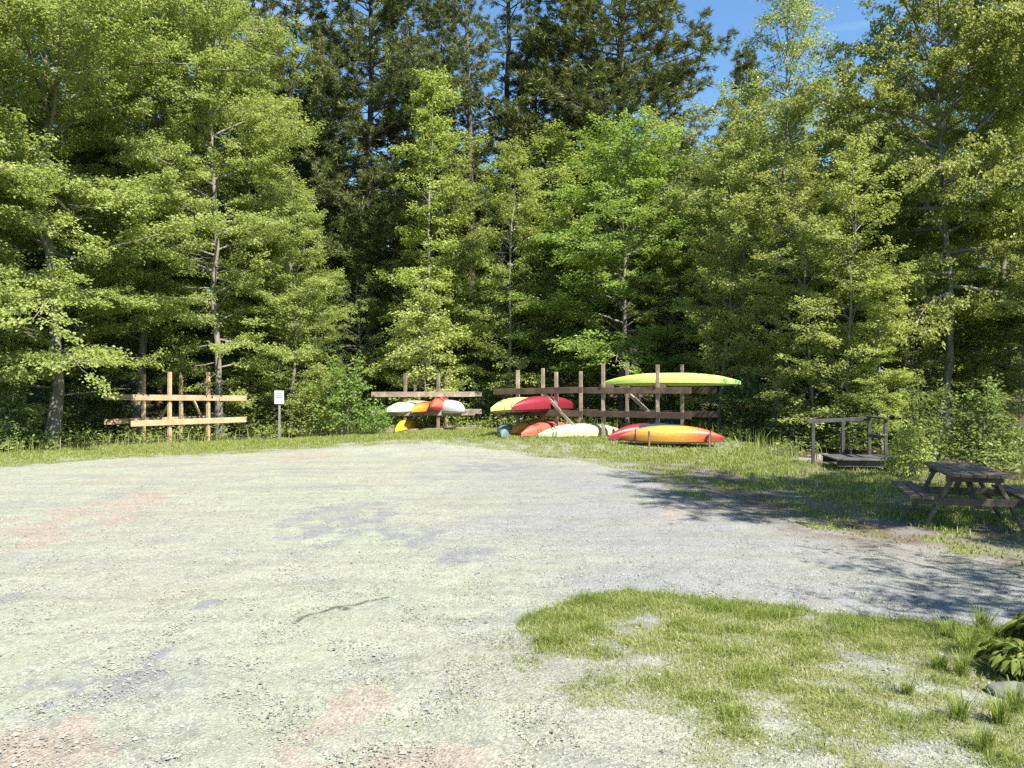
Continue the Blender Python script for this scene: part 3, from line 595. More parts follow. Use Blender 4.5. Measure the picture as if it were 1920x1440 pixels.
TREES = [
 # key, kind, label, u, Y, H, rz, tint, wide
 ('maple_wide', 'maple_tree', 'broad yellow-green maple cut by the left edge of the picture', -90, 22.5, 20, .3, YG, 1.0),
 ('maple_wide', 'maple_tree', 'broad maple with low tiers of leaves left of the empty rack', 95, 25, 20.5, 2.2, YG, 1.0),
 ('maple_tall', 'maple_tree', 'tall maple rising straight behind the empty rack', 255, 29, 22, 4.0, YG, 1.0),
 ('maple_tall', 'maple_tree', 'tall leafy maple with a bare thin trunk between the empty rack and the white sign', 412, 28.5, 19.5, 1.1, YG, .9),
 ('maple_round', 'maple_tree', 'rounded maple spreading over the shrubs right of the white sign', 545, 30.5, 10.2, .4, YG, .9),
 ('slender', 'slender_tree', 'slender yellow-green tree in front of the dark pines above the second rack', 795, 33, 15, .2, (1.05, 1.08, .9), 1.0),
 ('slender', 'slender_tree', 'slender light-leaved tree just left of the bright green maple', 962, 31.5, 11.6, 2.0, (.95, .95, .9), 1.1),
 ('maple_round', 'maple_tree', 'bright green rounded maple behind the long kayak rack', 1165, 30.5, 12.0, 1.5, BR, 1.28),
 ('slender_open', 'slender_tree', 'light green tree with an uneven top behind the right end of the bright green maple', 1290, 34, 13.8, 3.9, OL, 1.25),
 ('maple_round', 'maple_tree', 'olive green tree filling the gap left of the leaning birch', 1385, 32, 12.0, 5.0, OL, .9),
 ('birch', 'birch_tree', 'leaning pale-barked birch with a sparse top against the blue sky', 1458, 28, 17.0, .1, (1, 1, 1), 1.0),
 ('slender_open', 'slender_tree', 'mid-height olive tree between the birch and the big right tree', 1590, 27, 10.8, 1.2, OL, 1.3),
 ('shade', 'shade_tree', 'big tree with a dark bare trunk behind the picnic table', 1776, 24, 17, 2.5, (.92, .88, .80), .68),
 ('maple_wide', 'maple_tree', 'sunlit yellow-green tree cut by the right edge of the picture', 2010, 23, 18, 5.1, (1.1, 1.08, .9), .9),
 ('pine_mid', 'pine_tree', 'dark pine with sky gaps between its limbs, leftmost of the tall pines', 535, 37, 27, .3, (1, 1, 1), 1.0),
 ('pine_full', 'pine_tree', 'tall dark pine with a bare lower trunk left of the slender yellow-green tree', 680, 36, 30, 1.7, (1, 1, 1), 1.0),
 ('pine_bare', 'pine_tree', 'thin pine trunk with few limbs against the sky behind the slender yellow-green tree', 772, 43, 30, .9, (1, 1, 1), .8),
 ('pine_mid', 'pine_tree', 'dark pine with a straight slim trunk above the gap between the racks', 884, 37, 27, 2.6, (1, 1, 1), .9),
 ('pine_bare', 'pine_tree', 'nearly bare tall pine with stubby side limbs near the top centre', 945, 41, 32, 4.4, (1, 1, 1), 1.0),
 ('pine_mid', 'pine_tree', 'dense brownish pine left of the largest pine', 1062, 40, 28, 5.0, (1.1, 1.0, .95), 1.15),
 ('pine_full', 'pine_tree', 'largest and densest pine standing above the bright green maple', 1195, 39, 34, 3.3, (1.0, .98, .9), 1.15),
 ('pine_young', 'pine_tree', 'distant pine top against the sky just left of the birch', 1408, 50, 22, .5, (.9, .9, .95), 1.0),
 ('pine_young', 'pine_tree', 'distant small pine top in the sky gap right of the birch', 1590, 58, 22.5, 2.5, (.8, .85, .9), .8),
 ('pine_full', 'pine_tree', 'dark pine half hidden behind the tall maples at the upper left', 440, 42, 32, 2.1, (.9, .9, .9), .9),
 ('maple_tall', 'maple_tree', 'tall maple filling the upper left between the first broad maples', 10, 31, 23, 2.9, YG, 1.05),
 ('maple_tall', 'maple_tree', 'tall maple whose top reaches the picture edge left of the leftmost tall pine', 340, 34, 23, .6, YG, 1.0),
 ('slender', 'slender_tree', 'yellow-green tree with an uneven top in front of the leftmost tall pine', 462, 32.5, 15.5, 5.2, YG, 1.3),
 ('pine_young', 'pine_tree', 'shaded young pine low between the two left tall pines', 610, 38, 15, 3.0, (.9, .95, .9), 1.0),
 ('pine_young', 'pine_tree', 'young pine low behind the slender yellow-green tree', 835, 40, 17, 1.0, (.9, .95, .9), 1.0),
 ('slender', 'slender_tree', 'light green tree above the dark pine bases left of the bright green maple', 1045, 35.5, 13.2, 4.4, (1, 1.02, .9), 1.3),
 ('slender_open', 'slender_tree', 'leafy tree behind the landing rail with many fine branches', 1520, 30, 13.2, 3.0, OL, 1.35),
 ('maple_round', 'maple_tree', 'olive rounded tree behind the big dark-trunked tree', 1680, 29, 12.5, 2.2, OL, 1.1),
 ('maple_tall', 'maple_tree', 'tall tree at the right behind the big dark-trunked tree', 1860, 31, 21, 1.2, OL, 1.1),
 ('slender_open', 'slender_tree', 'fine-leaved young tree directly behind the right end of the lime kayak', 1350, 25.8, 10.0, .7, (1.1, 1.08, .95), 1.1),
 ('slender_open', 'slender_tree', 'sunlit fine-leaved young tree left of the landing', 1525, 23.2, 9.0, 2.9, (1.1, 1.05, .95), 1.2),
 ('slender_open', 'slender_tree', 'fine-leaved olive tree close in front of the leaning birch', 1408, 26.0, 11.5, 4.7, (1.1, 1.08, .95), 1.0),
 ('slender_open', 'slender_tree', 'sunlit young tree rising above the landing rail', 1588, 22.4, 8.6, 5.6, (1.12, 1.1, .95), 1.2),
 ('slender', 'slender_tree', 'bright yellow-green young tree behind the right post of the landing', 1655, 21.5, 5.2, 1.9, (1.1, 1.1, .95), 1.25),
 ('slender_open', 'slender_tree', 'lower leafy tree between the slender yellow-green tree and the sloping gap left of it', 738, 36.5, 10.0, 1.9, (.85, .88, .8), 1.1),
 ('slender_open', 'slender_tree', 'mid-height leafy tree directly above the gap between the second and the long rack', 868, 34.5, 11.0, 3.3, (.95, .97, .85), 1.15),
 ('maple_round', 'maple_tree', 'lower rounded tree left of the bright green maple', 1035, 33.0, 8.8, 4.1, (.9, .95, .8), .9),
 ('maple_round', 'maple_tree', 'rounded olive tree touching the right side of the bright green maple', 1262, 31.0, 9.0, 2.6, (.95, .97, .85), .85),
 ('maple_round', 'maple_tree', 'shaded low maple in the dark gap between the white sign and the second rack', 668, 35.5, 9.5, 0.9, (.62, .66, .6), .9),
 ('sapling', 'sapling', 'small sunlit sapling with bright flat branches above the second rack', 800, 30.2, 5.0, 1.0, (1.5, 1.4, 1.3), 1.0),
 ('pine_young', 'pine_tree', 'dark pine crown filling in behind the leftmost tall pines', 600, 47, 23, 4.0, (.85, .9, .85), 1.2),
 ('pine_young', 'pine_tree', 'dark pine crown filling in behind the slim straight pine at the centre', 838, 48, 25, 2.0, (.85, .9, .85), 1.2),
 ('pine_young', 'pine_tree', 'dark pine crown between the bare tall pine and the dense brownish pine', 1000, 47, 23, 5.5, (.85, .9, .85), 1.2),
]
for (k, kind, lab, u, Y, H, rz, tint, wd) in TREES:
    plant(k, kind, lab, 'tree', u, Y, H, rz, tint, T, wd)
# trees beside the camera, out of the frame on the right: their limbs hang into the corner and shade the table
plant('shade', 'shade_tree', 'leafy tree standing right of the picnic table, its limbs hanging into the upper right corner', 'tree', 0, 7.6, 12.0, .8, (1.05, 1.05, .9), T, .85, x=10.6)
plant('roadside', 'slender_tree', 'slim tree outside the right edge, seen by its streaky limb shadows across the driveway', 'tree', 0, 3.3, 6.6, 3.1, (1, 1, .9), T, 1.1, x=7.5)
plant('maple_round', 'maple_tree', 'low leafy maple beyond the right edge, shading the bank before the picnic table', 'tree', 0, 4.4, 8.0, 1.0, YG, T, 1.0, x=10.9)
# understory behind the racks
rs = random.Random(5)
US = [(-40, 27), (60, 30), (170, 31.5), (330, 33), (470, 31.5), (590, 35), (690, 38), (850, 35), (920, 34.5), (1020, 33.5), (1090, 34.5), (1230, 33.5), (1330, 31), (1430, 31.5), (1520, 29.5), (1560, 33), (1640, 27.5), (1700, 24.5), (1830, 25), (1905, 23), (740, 41), (640, 42)]
for i, (u, Y) in enumerate(US):
    plant('sapling_tall' if i % 3 else 'sapling', 'sapling', 'shaded leafy sapling in the understory between the larger trees', 'sapling', u, Y, rs.uniform(4.0, 7.5), rs.uniform(0, 6.28), DK if u < 1550 else (.95, .9, .85), 'understory saplings', rs.uniform(.9, 1.3))  # the dark tint puts shade into the sapling leaves
SH = [  # darker tints here paint the brush's shade into its leaves
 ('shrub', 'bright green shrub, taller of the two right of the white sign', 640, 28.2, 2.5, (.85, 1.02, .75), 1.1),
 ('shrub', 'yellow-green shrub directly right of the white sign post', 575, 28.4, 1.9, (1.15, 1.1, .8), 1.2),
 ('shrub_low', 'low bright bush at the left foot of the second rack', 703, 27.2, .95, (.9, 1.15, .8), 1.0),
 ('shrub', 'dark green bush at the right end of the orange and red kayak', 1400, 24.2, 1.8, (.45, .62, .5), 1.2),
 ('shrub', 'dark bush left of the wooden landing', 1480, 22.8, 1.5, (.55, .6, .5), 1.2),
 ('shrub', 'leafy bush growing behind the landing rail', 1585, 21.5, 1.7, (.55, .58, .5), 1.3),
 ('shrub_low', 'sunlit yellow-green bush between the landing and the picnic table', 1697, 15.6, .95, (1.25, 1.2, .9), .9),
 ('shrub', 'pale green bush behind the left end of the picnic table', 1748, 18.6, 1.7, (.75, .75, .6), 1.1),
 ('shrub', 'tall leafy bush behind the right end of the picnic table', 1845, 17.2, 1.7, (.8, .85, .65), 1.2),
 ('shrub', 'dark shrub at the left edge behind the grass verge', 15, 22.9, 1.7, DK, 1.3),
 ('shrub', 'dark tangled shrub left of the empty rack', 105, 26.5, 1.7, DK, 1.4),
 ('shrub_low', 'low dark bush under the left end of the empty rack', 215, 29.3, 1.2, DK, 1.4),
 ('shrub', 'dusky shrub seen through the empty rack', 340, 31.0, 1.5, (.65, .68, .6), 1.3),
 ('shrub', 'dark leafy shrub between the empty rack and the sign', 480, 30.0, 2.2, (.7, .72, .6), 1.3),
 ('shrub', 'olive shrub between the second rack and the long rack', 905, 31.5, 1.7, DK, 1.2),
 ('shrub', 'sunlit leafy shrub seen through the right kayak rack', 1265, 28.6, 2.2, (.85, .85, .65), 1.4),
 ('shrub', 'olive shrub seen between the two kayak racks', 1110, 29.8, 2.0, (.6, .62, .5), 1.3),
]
for i, (k, lab, u, Y, H, tint, wd) in enumerate(SH):
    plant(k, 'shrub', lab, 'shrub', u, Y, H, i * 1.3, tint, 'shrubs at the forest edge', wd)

# deep woodland and low undergrowth, uncountable
def woodland():
    lf = Bag(); wd = Bag(); rng = np.random.RandomState(77)
    base = [broadleaf(101, 13, 3.3, .10, 40, .24, 7, .05, 1.1, sub=1.8, tw=3.2), broadleaf(102, 15, 3.0, .12, 40, .24, 7, .1, 1.1, sub=1.8, tw=3.2), pine(103, 18, 3.0, .2, .8, 5, 7, .3, .05)]
    for i in range(200):
        Y = 41 + 20 * rng.uniform() + (6 if i % 2 else 0); u = rng.uniform(-700, 2600); X = px(u, Y); b = base[i % 3]; a = rng.uniform(0, 6.28); s = rng.uniform(.8, 1.2)
        c, sn = math.cos(a), math.sin(a); z = G(X, Y)
        for src, dst in ((b[1], lf), (b[0], wd)):
            V = np.concatenate(src.V) * s; V = np.stack([V[:, 0] * c - V[:, 1] * sn + X, V[:, 0] * sn + V[:, 1] * c + Y, V[:, 2] + z], -1)
            dst.add(V, np.concatenate(src.F), np.concatenate(src.A) * .6)
    n1 = lf.n
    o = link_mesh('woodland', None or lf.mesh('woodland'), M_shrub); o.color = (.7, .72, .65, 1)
    tag(o, 'deep mass of woodland foliage far behind the front trees', 'woodland', kind='stuff')
    t = link_mesh('woodland_trunks', wd.mesh('woodland_trunks', True), M_pinebark)
    tag(t, 'distant trunks and limbs deep in the woodland', 'woodland', kind='stuff')
woodland()
def undergrowth():
    rng = np.random.RandomState(9); n = 5200; x = rng.uniform(-26, 20, n); y = rng.uniform(14, 46, n)
    db = dist_line(BE, x, y); k = ~inside(vergeP, x, y) & ~inside(lotP, x, y) & ~inside(pathP, x, y) & (rng.uniform(0, 1, n) < np.exp(-db / 5) + .15) & (y > 12) & ~((x > 7) & (x < 9.6) & (y < 19.2))
    x, y, db = x[k], y[k], db[k]; lf = Bag(); per = 34; kk = np.repeat(np.arange(len(x)), per); m = len(kk)
    hh = np.clip(.25 + .5 * rng.uniform(0, 1, len(x)) * (.4 + np.clip(db, 0, 1.5) / 1.5), .15, .9)
    az = rng.uniform(0, 6.28, m); r = rng.uniform(0, .42, m); z = hh[kk] * rng.uniform(.15, 1, m)
    P = np.stack([x[kk] + r * np.cos(az), y[kk] + r * np.sin(az), gz(x, y)[kk] + z], -1)
    D = np.stack([np.cos(az), np.sin(az), rng.normal(.1, .4, m)], -1); Nn = np.array([0, 0, 1.])[None] + rng.normal(0, .5, (m, 3)); Lg = rng.uniform(.06, .15, m)
    V, Fc = leaves_quads(P, D, Nn, Lg, Lg * rng.uniform(.35, .8, m), rng); A = np.clip(.5 * rng.uniform(0, 1, len(x))[kk] + .5 * rng.uniform(0, 1, m), 0, 1)
    lf.add(V, Fc, np.repeat(A, 4)); o = link_mesh('undergrowth', lf.mesh('undergrowth'), M_shrub); o.color = (.95, .95, .9, 1)
    tag(o, 'low leafy undergrowth covering the forest edge behind the grass', 'undergrowth', kind='stuff')
    # tall weeds
    n = 26000; x = rng.uniform(-20, 14, n); y = rng.uniform(14, 34, n); d2 = dist_line(BE, x, y); k = (d2 < 1.0) & ~inside(lotP, x, y) & (rng.uniform(0, 1, n) < np.exp(-(d2 / .5) ** 2)) & ~((x > 7) & (x < 9.6) & (y < 19.2)); x, y = x[k], y[k]
    o = link_mesh('tall_weeds', blades('tall_weeds', x, y, rng.uniform(.15, .55, len(x)), rng.uniform(.012, .028, len(x)), rng, M_grass, .35), M_grass)
    tag(o, 'taller weeds fringing the grass verge along the trees', 'weeds', kind='stuff')
undergrowth()

# ------------------------------------------------------------------ boat racks
def post(r, o, X, Y, ztop, mat, wdt=.12):
    return timber('post', Vector((X, Y, G(X, Y) - .2)) - o, Vector((X, Y, ztop)) - o, wdt, wdt, mat, r, up=Vector((0.35, 1, 0)).normalized())
def rack(label, front, back, tops_f, tops_b, zs, ext, mat, bm, group, ground_rail=None, braces=(), arms=()):
    f0, f1 = [Vector((*p, 0)) for p in front]; b0, b1 = [Vector((*p, 0)) for p in back]
    o = (f0 + f1 + b0 + b1) / 4; o.z = G(o.x, o.y)
    r = thing('boat_rack', label, 'boat rack', o, 0, group)
    for p, z in zip(front + back, tops_f + tops_b): post(r, o, p[0], p[1], z, mat, .105)
    for (a, b, nrm) in ((f0, f1, -1), (b0, b1, 1)):
        d = (b - a).normalized(); nn = ((f0 + f1) - (b0 + b1)).normalized() * (-nrm)   # towards the outside of the frame
        for z, zz in zs:
            s = a - d * ext[0] + nn * .085; e = b + d * ext[1] + nn * .085
            s.z = z; e.z = zz
            timber('beam', s - o, e - o, .05, .19, bm, r)
        if ground_rail is not None:
            s = a - d * ext[0] + nn * .085; e = b + d * ext[1] + nn * .085; s.z = G(s.x, s.y) + ground_rail; e.z = G(e.x, e.y) + ground_rail
            timber('ground_rail', s - o, e - o, .10, .12, bm, r)
    for a, b in braces: timber('brace', Vector(a) - o, Vector(b) - o, .045, .10, mat, r)
    for a, b in arms: timber('cross_arm', Vector(a) - o, Vector(b) - o, .05, .10, bm, r)
    return r
RG = 'wooden boat racks along the forest edge'
# empty rack on the left
F1 = [(-11.51, 26.0), (-10.5, 26.73)]; B1 = [(-13.0, 27.3), (-12.0, 28.05)]
rack('empty tan lumber boat rack with four posts, leftmost rack', F1, B1, [2.37, 2.38], [2.32, 2.33], [(1.52, 1.47), (.66, .72)], (1.22, 1.26), M_newwood, M_newwood, RG, None,
     [((-10.52, 26.78, .35), (-11.3, 27.4, 1.45)), ((-11.5, 26.08, 1.45), (-12.3, 26.75, .5))])
F2 = [(px(760, 28.2), 28.2), (px(822, 28.3), 28.3)]; B2 = [(px(779, 29.8), 29.8), (px(837, 29.9), 29.9)]
rack('weathered wooden rack holding kayaks end-on, second from the left', F2, B2, [2.37, 2.37], [2.28, 2.28], [(1.60, 1.61), (.92, .93)], (1.2, 1.35), M_oldwood, M_oldwood, RG, .06,
     [((px(824, 28.35), 28.38, 1.5), (px(836, 29.6), 29.7, .95))])
F3 = [(px(971, 25), 25.0), (px(1043, 24.3), 24.3)]; B3 = [(px(1018, 26.2), 26.2), (px(1089, 25.5), 25.5)]
rack('brown wooden rack with crossed braces holding a lime and a red kayak', F3, B3, [2.405, 2.33], [2.5, 2.38], [(1.70, 1.77), (1.05, 1.03)], (.85, .95), M_oldwood, M_darkbeam, RG, None,
     [((px(1019, 24.46), 24.46, 1.68), (px(1078, 23.85), 23.85, .60)), ((px(1008, 25.6), 25.6, 1.1), (px(1034, 25.3), 25.35, 1.5))])
F4 = [(px(1131, 24), 24.0), (px(1233, 23.2), 23.2)]; B4 = [(px(1176, 25.2), 25.2), (px(1279, 24.4), 24.4)]
rack('brown wooden rack at the right carrying a long lime kayak on top', F4, B4, [2.58, 2.52], [2.65, 2.57], [(1.745, 1.745), (1.03, 1.0)], (.5, 1.05), M_oldwood, M_darkbeam, RG, None,
     [((px(1182, 25.1), 25.1, 1.62), (px(1217, 24.9), 24.9, 1.05)), ((px(1180, 24.0), 24.0, 1.62), (px(1212, 23.5), 23.5, 1.15))],
     [((F4[0][0] - .10, F4[0][1] - .1, 1.89), (B4[0][0] + .08, B4[0][1] + .1, 1.89)), ((F4[1][0] - .1, F4[1][1] - .1, 1.89), (B4[1][0] + .08, B4[1][1] + .1, 1.89))])
for u, v0, lab in ((1217, 808, 'short brown stake driven in front of the orange kayak, the left one'), (1330, 812, 'short brown stake driven in front of the red end of the kayak')):
    Yk = 21.5; X = px(u, Yk); zt = CH - (v0 - HV) / F * Yk; g0 = G(X, Yk); bag = Bag()
    box_quads(bag, (0, 0, -.25), (0, 0, zt - g0), .055, .055, Vector((0, 1, 0))); 
    s_ = tag(link_mesh('stake', bag.mesh('stake'), M_brownwood), lab, 'stake', 'stakes holding the front kayak'); s_.location = (X, Yk, g0)

# ------------------------------------------------------------------ kayaks
def hull_sections(L, W, H, ns=34, k=10, which='hull', rocker=.06):
    """hull is stored keel up: local x along the boat, z up from the gunwale"""
    xs = np.linspace(-1, 1, ns); V = []
    for t in xs:
        wd = W / 2 * max(.012, (1 - abs(t) ** 1.9)) ** .95; e = abs(t)
        if which == 'hull':
            kz = H * (1 - .88 * e ** 2.8) ; g = rocker * (-(e ** 2.2))           # gunwale droops at the raised ends when inverted
            for j in range(k + 1):
                a = math.pi * j / k; c = math.cos(a); s_ = math.sin(a)
                V.append((t * L / 2, wd * (abs(c) ** .72) * (1 if c > 0 else -1), g + max(.015, kz - g) * (s_ ** .62)))
        else:
            g = rocker * (-(e ** 2.2)); dk = -.10 * (1 - e ** 2) - .02
            for j in range(k + 1):
                a = math.pi * j / k; c = math.cos(a); s_ = math.sin(a)
                V.append((t * L / 2, -wd * 1.0 * (abs(c) ** .8) * (1 if c > 0 else -1), g + dk * s_))
    V = np.array(V); m = k + 1
    i = np.arange(ns - 1)[:, None] * m; j = np.arange(k)[None]
    Fc = np.stack([i + j, i + m + j, i + m + j + 1, i + j + 1], -1).reshape(-1, 4)
    return V, Fc
KG = 'kayaks stored on and under the racks'
def kayak(label, X, Y, z, yaw, L, W, H, stops, roll=0.0, pitch=0.0, strap=False, stripe=None):
    r = thing('kayak', label, 'kayak', (X, Y, z), yaw, KG)
    r.rotation_euler = (roll, pitch, yaw)
    m = hull_mat('hull_plastic', stops)
    b = Bag(); V, Fc = hull_sections(L, W, H); b.add(V, Fc); h = link_mesh('hull', b.mesh('hull', True), m, r)
    b = Bag(); V, Fc = hull_sections(L, W, H, which='deck'); b.add(V, Fc); link_mesh('deck', b.mesh('deck', True), m, r)
    a = np.linspace(0, 2 * np.pi, 29); rim = np.stack([.05 + L * .15 * np.cos(a), W * .30 * np.sin(a), -.125 + 0 * a], -1); b = Bag(); b.add(*tube(rim, .018, 6)); link_mesh('cockpit_rim', b.mesh('cockpit_rim', True), M_black, r)
    tt = np.linspace(-.985, .985, 40)
    for sgn in (-1, 1):
        q = np.stack([tt * L / 2, sgn * (W / 2 * np.maximum(.012, 1 - np.abs(tt) ** 1.9) ** .95 + .004), -.06 * np.abs(tt) ** 2.2], -1); b = Bag(); b.add(*tube(q, .010, 5)); link_mesh('seam', b.mesh('seam', True), M_black, r)
    for sgn in (-1, 1):
        p = np.array([[sgn * L * .485, -.05, -.06], [sgn * L * .50, -.03, -.09], [sgn * L * .505, .0, -.10], [sgn * L * .50, .03, -.09], [sgn * L * .485, .05, -.06]])
        b = Bag(); b.add(*tube(p, .010, 5)); link_mesh('carry_handle', b.mesh('carry_handle', True), M_black, r)
    if strap:
        for t in strap:
            e = abs(t); wd = W / 2 * (1 - e ** 1.9) ** .95; g = -.06 * e ** 2.2; kz = H * (1 - .88 * e ** 2.8); q = []
            for j in range(13):
                aa = math.pi * j / 12; c = math.cos(aa); s_ = math.sin(aa); q.append((t * L / 2, (wd + .006) * (abs(c) ** .72) * (1 if c > 0 else -1), g + (kz - g + .006) * (s_ ** .62)))
            b = Bag(); b.add(*tube(np.array(q), .013, 4)); link_mesh('strap', b.mesh('strap'), M_black, r)
    return r
LIME = [(0, (.40, .60, .10)), (.4, (.60, .68, .16)), (1, (.40, .64, .15))]; PALE = [(0, (0.416, 0.528, 0.288)), (.6, (0.448, 0.512, 0.272)), (1, (0.440, 0.416, 0.272))]
ORED = [(.02, (0.496, 0.120, 0.040)), (.16, (0.560, 0.208, 0.056)), (.34, (0.600, 0.320, 0.056)), (.60, (0.592, 0.280, 0.048)), (.80, (0.528, 0.120, 0.048)), (1, (0.336, 0.040, 0.040))]
ORAN = [(0, (0.576, 0.240, 0.040)), (.3, (0.576, 0.272, 0.048)), (.5, (0.480, 0.096, 0.032)), (1, (0.440, 0.072, 0.040))]; RED = [(0, (.22, .018, .028)), (1, (.17, .012, .022))]; SALM = [(0, (0.528, 0.112, 0.072)), (1, (0.440, 0.056, 0.048))]
MARO = [(0, (0.240, 0.024, 0.036)), (1, (0.208, 0.016, 0.028))]; WHIT = [(0, (.72, .71, .72)), (1, (.66, .64, .63))]; SAGE = [(0, (.50, .56, .36)), (.5, (.52, .54, .38)), (1, (.55, .42, .36))]
YELO = [(0, (0.624, 0.400, 0.032)), (.5, (0.592, 0.336, 0.032)), (1, (0.560, 0.240, 0.032))]; YORG = [(0, (0.528, 0.272, 0.040)), (.3, (0.560, 0.128, 0.032)), (.7, (0.560, 0.368, 0.048)), (1, (0.560, 0.368, 0.048))]; TEAL = [(0, (.13, .20, .21)), (1, (.11, .17, .18))]; NAVY = [(0, (.03, .04, .09)), (1, (.03, .04, .09))]
R_ = math.radians
zt2 = .93 + .10
def bow(u, Y, ang, L): return px(u, Y) + math.cos(ang) * L / 2, Y + math.sin(ang) * L / 2
# second rack: four kayaks end-on, one below
for lab, u, Y, ang, L, W, H, st, ro in (
    ('pale green kayak, left of the four on the second rack', 722, 27.6, 52, 3.1, .80, .33, SAGE, .12),
    ('orange and yellow kayak, second of the four on the second rack', 771, 27.5, 70, 3.1, .74, .30, YORG, .1),
    ('red kayak tipped on its side, third of the four on the second rack', 809, 27.5, 84, 3.0, .66, .36, SALM, .75),
    ('white kayak at the right end of the second rack', 872, 27.5, 122, 3.1, .86, .36, WHIT, -.08)):
    X, Yc = bow(u, Y, R_(ang), L); kayak(lab, X, Yc, zt2 + (.12 if ro > .5 else .0), R_(ang), L, W, H, st, ro)
X, Yc = bow(741, 27.2, R_(80), 3.0); kayak('yellow kayak on the ground under the second rack', X, Yc, G(X, Yc) + .10, R_(80), 3.0, .44, .34, YELO)
# third rack
X, Yc = bow(920, 23.6, R_(50), 3.2); kayak('lime kayak poking left out of the brown braced rack', X, Yc, 1.17, R_(50), 3.2, .66, .36, LIME, strap=(-.72, -.55))
X, Yc = bow(959, 23.33, R_(50), 3.3); kayak('dark red kayak beside the lime one on the braced rack', X, Yc, 1.21, R_(50), 3.3, .62, .36, RED, .1)
X, Yc = bow(940, 23.3, R_(86), 3.0); kayak('grey teal kayak on the grass, leftmost under the braced rack', X, Yc, .34, R_(86), 3.0, .52, .34, TEAL)
X, Yc = bow(957, 24.2, R_(52), 3.2); kayak('orange kayak lying on the ground under the braced rack', X, Yc, .45, R_(52), 3.2, .66, .36, ORAN, .12, strap=(-.55,))
X, Yc = bow(977, 23.6, R_(52), 3.0); kayak('salmon red kayak on the ground between the orange and the pale green ones', X, Yc, .40, R_(52), 3.0, .62, .34, SALM, .1, strap=(-.6, -.52))
X, Yc = bow(1009, 23.45, R_(26), 3.1); kayak('long pale green kayak on the ground spanning both brown racks', X, Yc, .40, R_(26), 3.1, .60, .30, PALE, .25, strap=(-.72, -.66))
X, Yc = bow(1142, 22.6, R_(30), 3.0); kayak('maroon kayak on the ground behind the orange and red one', X, Yc, .38, R_(30), 3.0, .62, .38, MARO, .1)
kayak('orange, yellow and red kayak lying in front of the right rack', px(1258, 21.9), 21.9, .40, R_(-9), 2.92, .60, .34, ORED, .32, strap=(-.68, .74))
kayak('navy kayak hidden behind the orange and red one', px(1240, 22.9), 22.9, .40, R_(-14), 2.9, .6, .36, NAVY)
kayak('long lime green kayak lying on top of the right rack', px(1256, 23.85), 23.85, 1.99, R_(-25), 4.25, .66, .30, LIME, .06)

# ------------------------------------------------------------------ sign
Ys = 26.3; Xs = px(524, Ys); gs_ = G(Xs, Ys)
sg = thing('sign', 'small white rectangular sign on a grey post beside the empty rack', 'sign', (Xs, Ys, gs_), R_(3))
bag = Bag(); box_quads(bag, (0, 0, -.2), (0, 0, 1.62 - gs_), .07, .05, Vector((0, 1, 0))); link_mesh('post', bag.mesh('post'), M_greywood, sg)
bag = Bag(); box_quads(bag, (0, -.045, 1.29 - gs_), (0, -.045, 1.745 - gs_), .32, .014, Vector((0, 1, 0)), .004); pn = link_mesh('panel', bag.mesh('panel'), M_white, sg)
bag = Bag()
for k, (z, hw) in enumerate(((1.64, .09), (1.57, .11), (1.51, .10))): box_quads(bag, (-hw, -.0535, z - gs_), (hw, -.0535, z - gs_), .002, .022, bev=.0004)
mk = link_mesh('lettering', bag.mesh('lettering'), M_signink, sg); mk.parent = pn

# ------------------------------------------------------------------ landing with rail
Yd = 17.0; Xd = px(1618, Yd); gd = G(Xd, Yd)
ld = thing('wooden_landing', 'grey weathered wooden landing with a post rail and steps at the forest edge', 'landing', (Xd, Yd, gd), R_(-8))
zd = .24
for i in range(9): timber('deck_board', (-.62, -.2 + i * .152, zd), (.50, -.2 + i * .152, zd), .14, .035, M_shadedgrey, ld)
for y_ in (-.18, 1.0): timber('joist', (-.6, y_, zd - .09), (.48, y_, zd - .09), .05, .13, M_shadedgrey, ld)
timber('side_board', (.53, -.3, zd - .07), (.53, 1.1, zd - .07), .04, .2, M_shadedgrey, ld)
for (x_, y_, h_) in ((-.82, 1.0, .98), (-.13, 1.09, 1.03), (.46, 1.1, 1.12), (.46, -.02, 1.12)): timber('rail_post', (x_, y_, -.2), (x_, y_, h_), .07, .07, M_shadedgrey, ld, up=Vector((0, 1, 0)))
timber('top_rail', (-.95, 1.02, 1.02), (.52, 1.17, 1.09), .04, .09, M_shadedgrey, ld)
timber('side_rail', (.46, 1.1, 1.14), (.46, -.1, 1.14), .12, .04, M_shadedgrey, ld)
timber('middle_rail', (.40, 1.02, .72), (.40, -.02, .72), .035, .09, M_shadedgrey, ld)
for y_ in (-.28, .1): timber('stringer', (.50, y_, zd + .05), (.95, y_ - .5, -.06), .05, .09, M_shadedgrey, ld)
for k in range(2): timber('step', (.63 + k * .17, -.44 - k * .18, .17 - k * .10), (.66 + k * .17, -.02 - k * .18, .17 - k * .10), .2, .035, M_shadedgrey, ld)

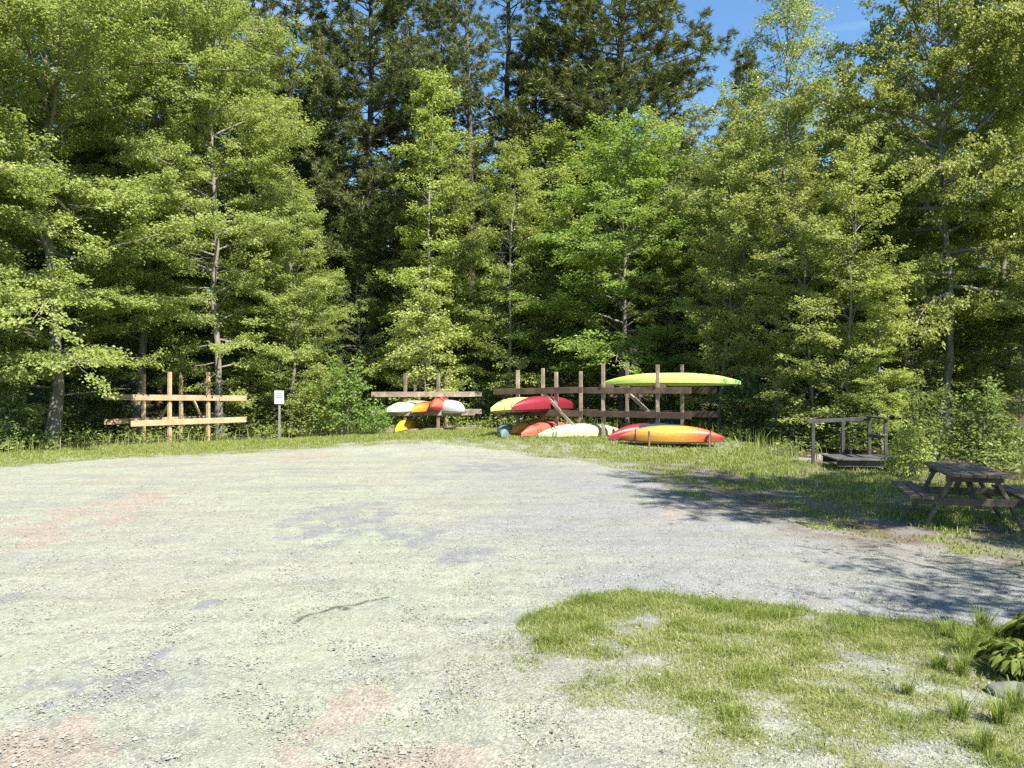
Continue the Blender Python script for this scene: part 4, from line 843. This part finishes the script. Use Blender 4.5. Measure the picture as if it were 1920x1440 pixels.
# ------------------------------------------------------------------ picnic table
ax = Vector((.33, .944, 0)).normalized(); Xt, Yt = 6.34, 10.85; gt = G(Xt, Yt)
pt = thing('picnic_table', 'weathered wooden picnic table with attached benches in tree shade at right', 'picnic table', (Xt, Yt, gt), math.atan2(ax.y, ax.x) - math.pi / 2)
for i in range(5): timber('top_board', (-.30 + i * .15, -.95, .735), (-.30 + i * .15, .95, .735), .14, .04, M_tablewood, pt)
for s in (-1, 1):
    for k in range(2): timber('bench_board', (s * (.60 + k * .15), -.92, .43), (s * (.60 + k * .15), .92, .43), .14, .04, M_tablewood, pt)
for y_ in (-.62, .62):
    timber('bench_support', (-.74, y_, .36), (.74, y_, .36), .045, .10, M_tablewood, pt)
    timber('top_cleat', (-.34, y_ , .67), (.34, y_, .67), .045, .09, M_tablewood, pt)
    for s in (-1, 1): timber('leg', (s * .24, y_ + .047, .69), (s * .60, y_ + .047, -.03), .045, .12, M_tablewood, pt, up=Vector((0, 1, 0)))
for s in (-1, 1): timber('centre_brace', (0, s * .60, .37), (0, s * .12, .70), .07, .045, M_tablewood, pt)

# ------------------------------------------------------------------ hosta at the lower right
def hosta(label, X, Y, R, n, seed):
    rng = np.random.RandomState(seed); bag = Bag(); st = Bag()
    for i in range(n):
        f = (i / n) ** .6; az = i * 2.399 + rng.normal(0, .2); el = 1.25 - 1.0 * f + rng.normal(0, .08); L = R * (.55 + .5 * f) * rng.uniform(.85, 1.15)
        d = np.array([math.cos(az), math.sin(az), 0]); s = np.array([-math.sin(az), math.cos(az), 0]); p0 = d * .04
        pe = p0 + d * L * .5 * math.cos(el) + np.array([0, 0, L * .62 * math.sin(el) + .05]); st.add(*tube(np.array([p0, (p0 + pe) / 2 + np.array([0, 0, .03]), pe]), np.array([.006, .005, .004]), 4))
        bl = L * .56; bw = bl * rng.uniform(.45, .62); m = 9; e = el * .6; q = pe; rows = []; c = rng.normal(0, .12)
        for k in range(m):
            t = k / (m - 1); wv = bw / 2 * (math.sin(math.pi * min(1, t * .93 + .07)) ** .75) * (1 - .35 * t); dirv = d * math.cos(e) + np.array([0, 0, math.sin(e)]) + s * c * t; nv = -d * math.sin(e) + np.array([0, 0, math.cos(e)])
            for j in (-1, -.5, 0, .5, 1): rows.append(q + s * j * wv + nv * (abs(j) * wv * .55 - .0 + .010 * math.sin(6 * t + 5 * j)))
            q = q + dirv * bl / (m - 1); e -= 1.5 / m
        ii = np.arange(m - 1)[:, None] * 5; jj = np.arange(4)[None]
        bag.add(rows, np.stack([ii + jj, ii + jj + 1, ii + 5 + jj + 1, ii + 5 + jj], -1).reshape(-1, 4), [rng.uniform(0, 1)] * len(rows))
    r = thing('hosta_plant', label, 'plant', (X, Y, G(X, Y)), 0, 'garden plants at the lower right corner')
    link_mesh('stems', st.mesh('stems', True), M_hosta, r); link_mesh('foliage', bag.mesh('foliage', True), M_hosta, r)
X, Y = gp(1932, 1262); hosta('clump of broad ribbed hosta leaves at the lower right edge', X, Y, .25, 140, 1)
X, Y = gp(1995, 1215); hosta('second hosta clump cut by the right edge behind the first', X, Y, .32, 80, 2)
# flat stones edging the bed
def rock(label, X, Y, a, b, c, seed):
    me = bpy.data.meshes.new('edging_stone'); import bmesh
    bm = bmesh.new(); bmesh.ops.create_icosphere(bm, subdivisions=3, radius=1)
    for v in bm.verts:
        k = 1 + .22 * mnoise.noise(v.co * 1.6 + Vector((seed, 0, 0))) + .06 * mnoise.noise(v.co * 5 + Vector((0, seed, 0))); v.co = Vector((v.co.x * a * k, v.co.y * b * k, v.co.z * c * k))
    for f in bm.faces: f.smooth = True
    bm.to_mesh(me); bm.free(); o = link_mesh('edging_stone', me, M_stone); o.location = (X, Y, G(X, Y) + c * .3); tag(o, label, 'stone', 'stones edging the hosta bed')
X, Y = gp(1900, 1298); rock('flat grey stone under the hosta leaves, the left one', X, Y, .16, .10, .05, 1)
X, Y = gp(1945, 1308); rock('flat grey stone cut by the right edge below the hosta', X, Y, .17, .11, .06, 4)

# tall grass tufts round the hosta
TG = []
def tuft_mesh(seed):
    rng = np.random.RandomState(seed); n = 120; bag = Bag()
    for i in range(n):
        az = rng.uniform(0, 6.28); r0 = rng.uniform(0, .05); L = rng.uniform(.07, .19); ln = rng.uniform(.1, .9); d = np.array([math.cos(az), math.sin(az), 0]); sd = np.array([-d[1], d[0], 0]); w_ = rng.uniform(.002, .0042)
        p = d * r0; pts = [p, p + d * L * .2 * ln + np.array([0, 0, L * .45]), p + d * L * .55 * ln + np.array([0, 0, L * .8]), p + d * L * 1.0 * ln + np.array([0, 0, L * (1.0 - .35 * ln)])]
        V = []
        for k, q in enumerate(pts): V += [q - sd * w_ * (1 - k / 3.3), q + sd * w_ * (1 - k / 3.3)]
        bag.add(V, [(0, 1, 3, 2), (2, 3, 5, 4), (4, 5, 7, 6)], [np.clip(rng.normal(.3, .18), 0, 1)] * 8)
    return bag.mesh('grass_tuft')
tm = [tuft_mesh(41), tuft_mesh(42)]
for i, (u, v, sc_) in enumerate(((1782, 1196, 1.0), (1815, 1222, 1.1), (1800, 1262, .95), (1838, 1180, 1.1), (1872, 1352, 1.05), (1905, 1330, 1.0), (1795, 1345, .9), (1840, 1402, .8), (1700, 1300, .7), (1760, 1250, .8))):
    X, Y = gp(u, v); o = link_mesh('grass_tuft', tm[i % 2], M_grass); o.location = (X, Y, G(X, Y)); o.rotation_euler = (0, 0, i * 1.7); o.scale = (sc_,) * 3
    tag(o, 'tall tuft of bright grass growing near the hosta at the lower right', 'grass tuft', 'tall grass tufts near the hosta')
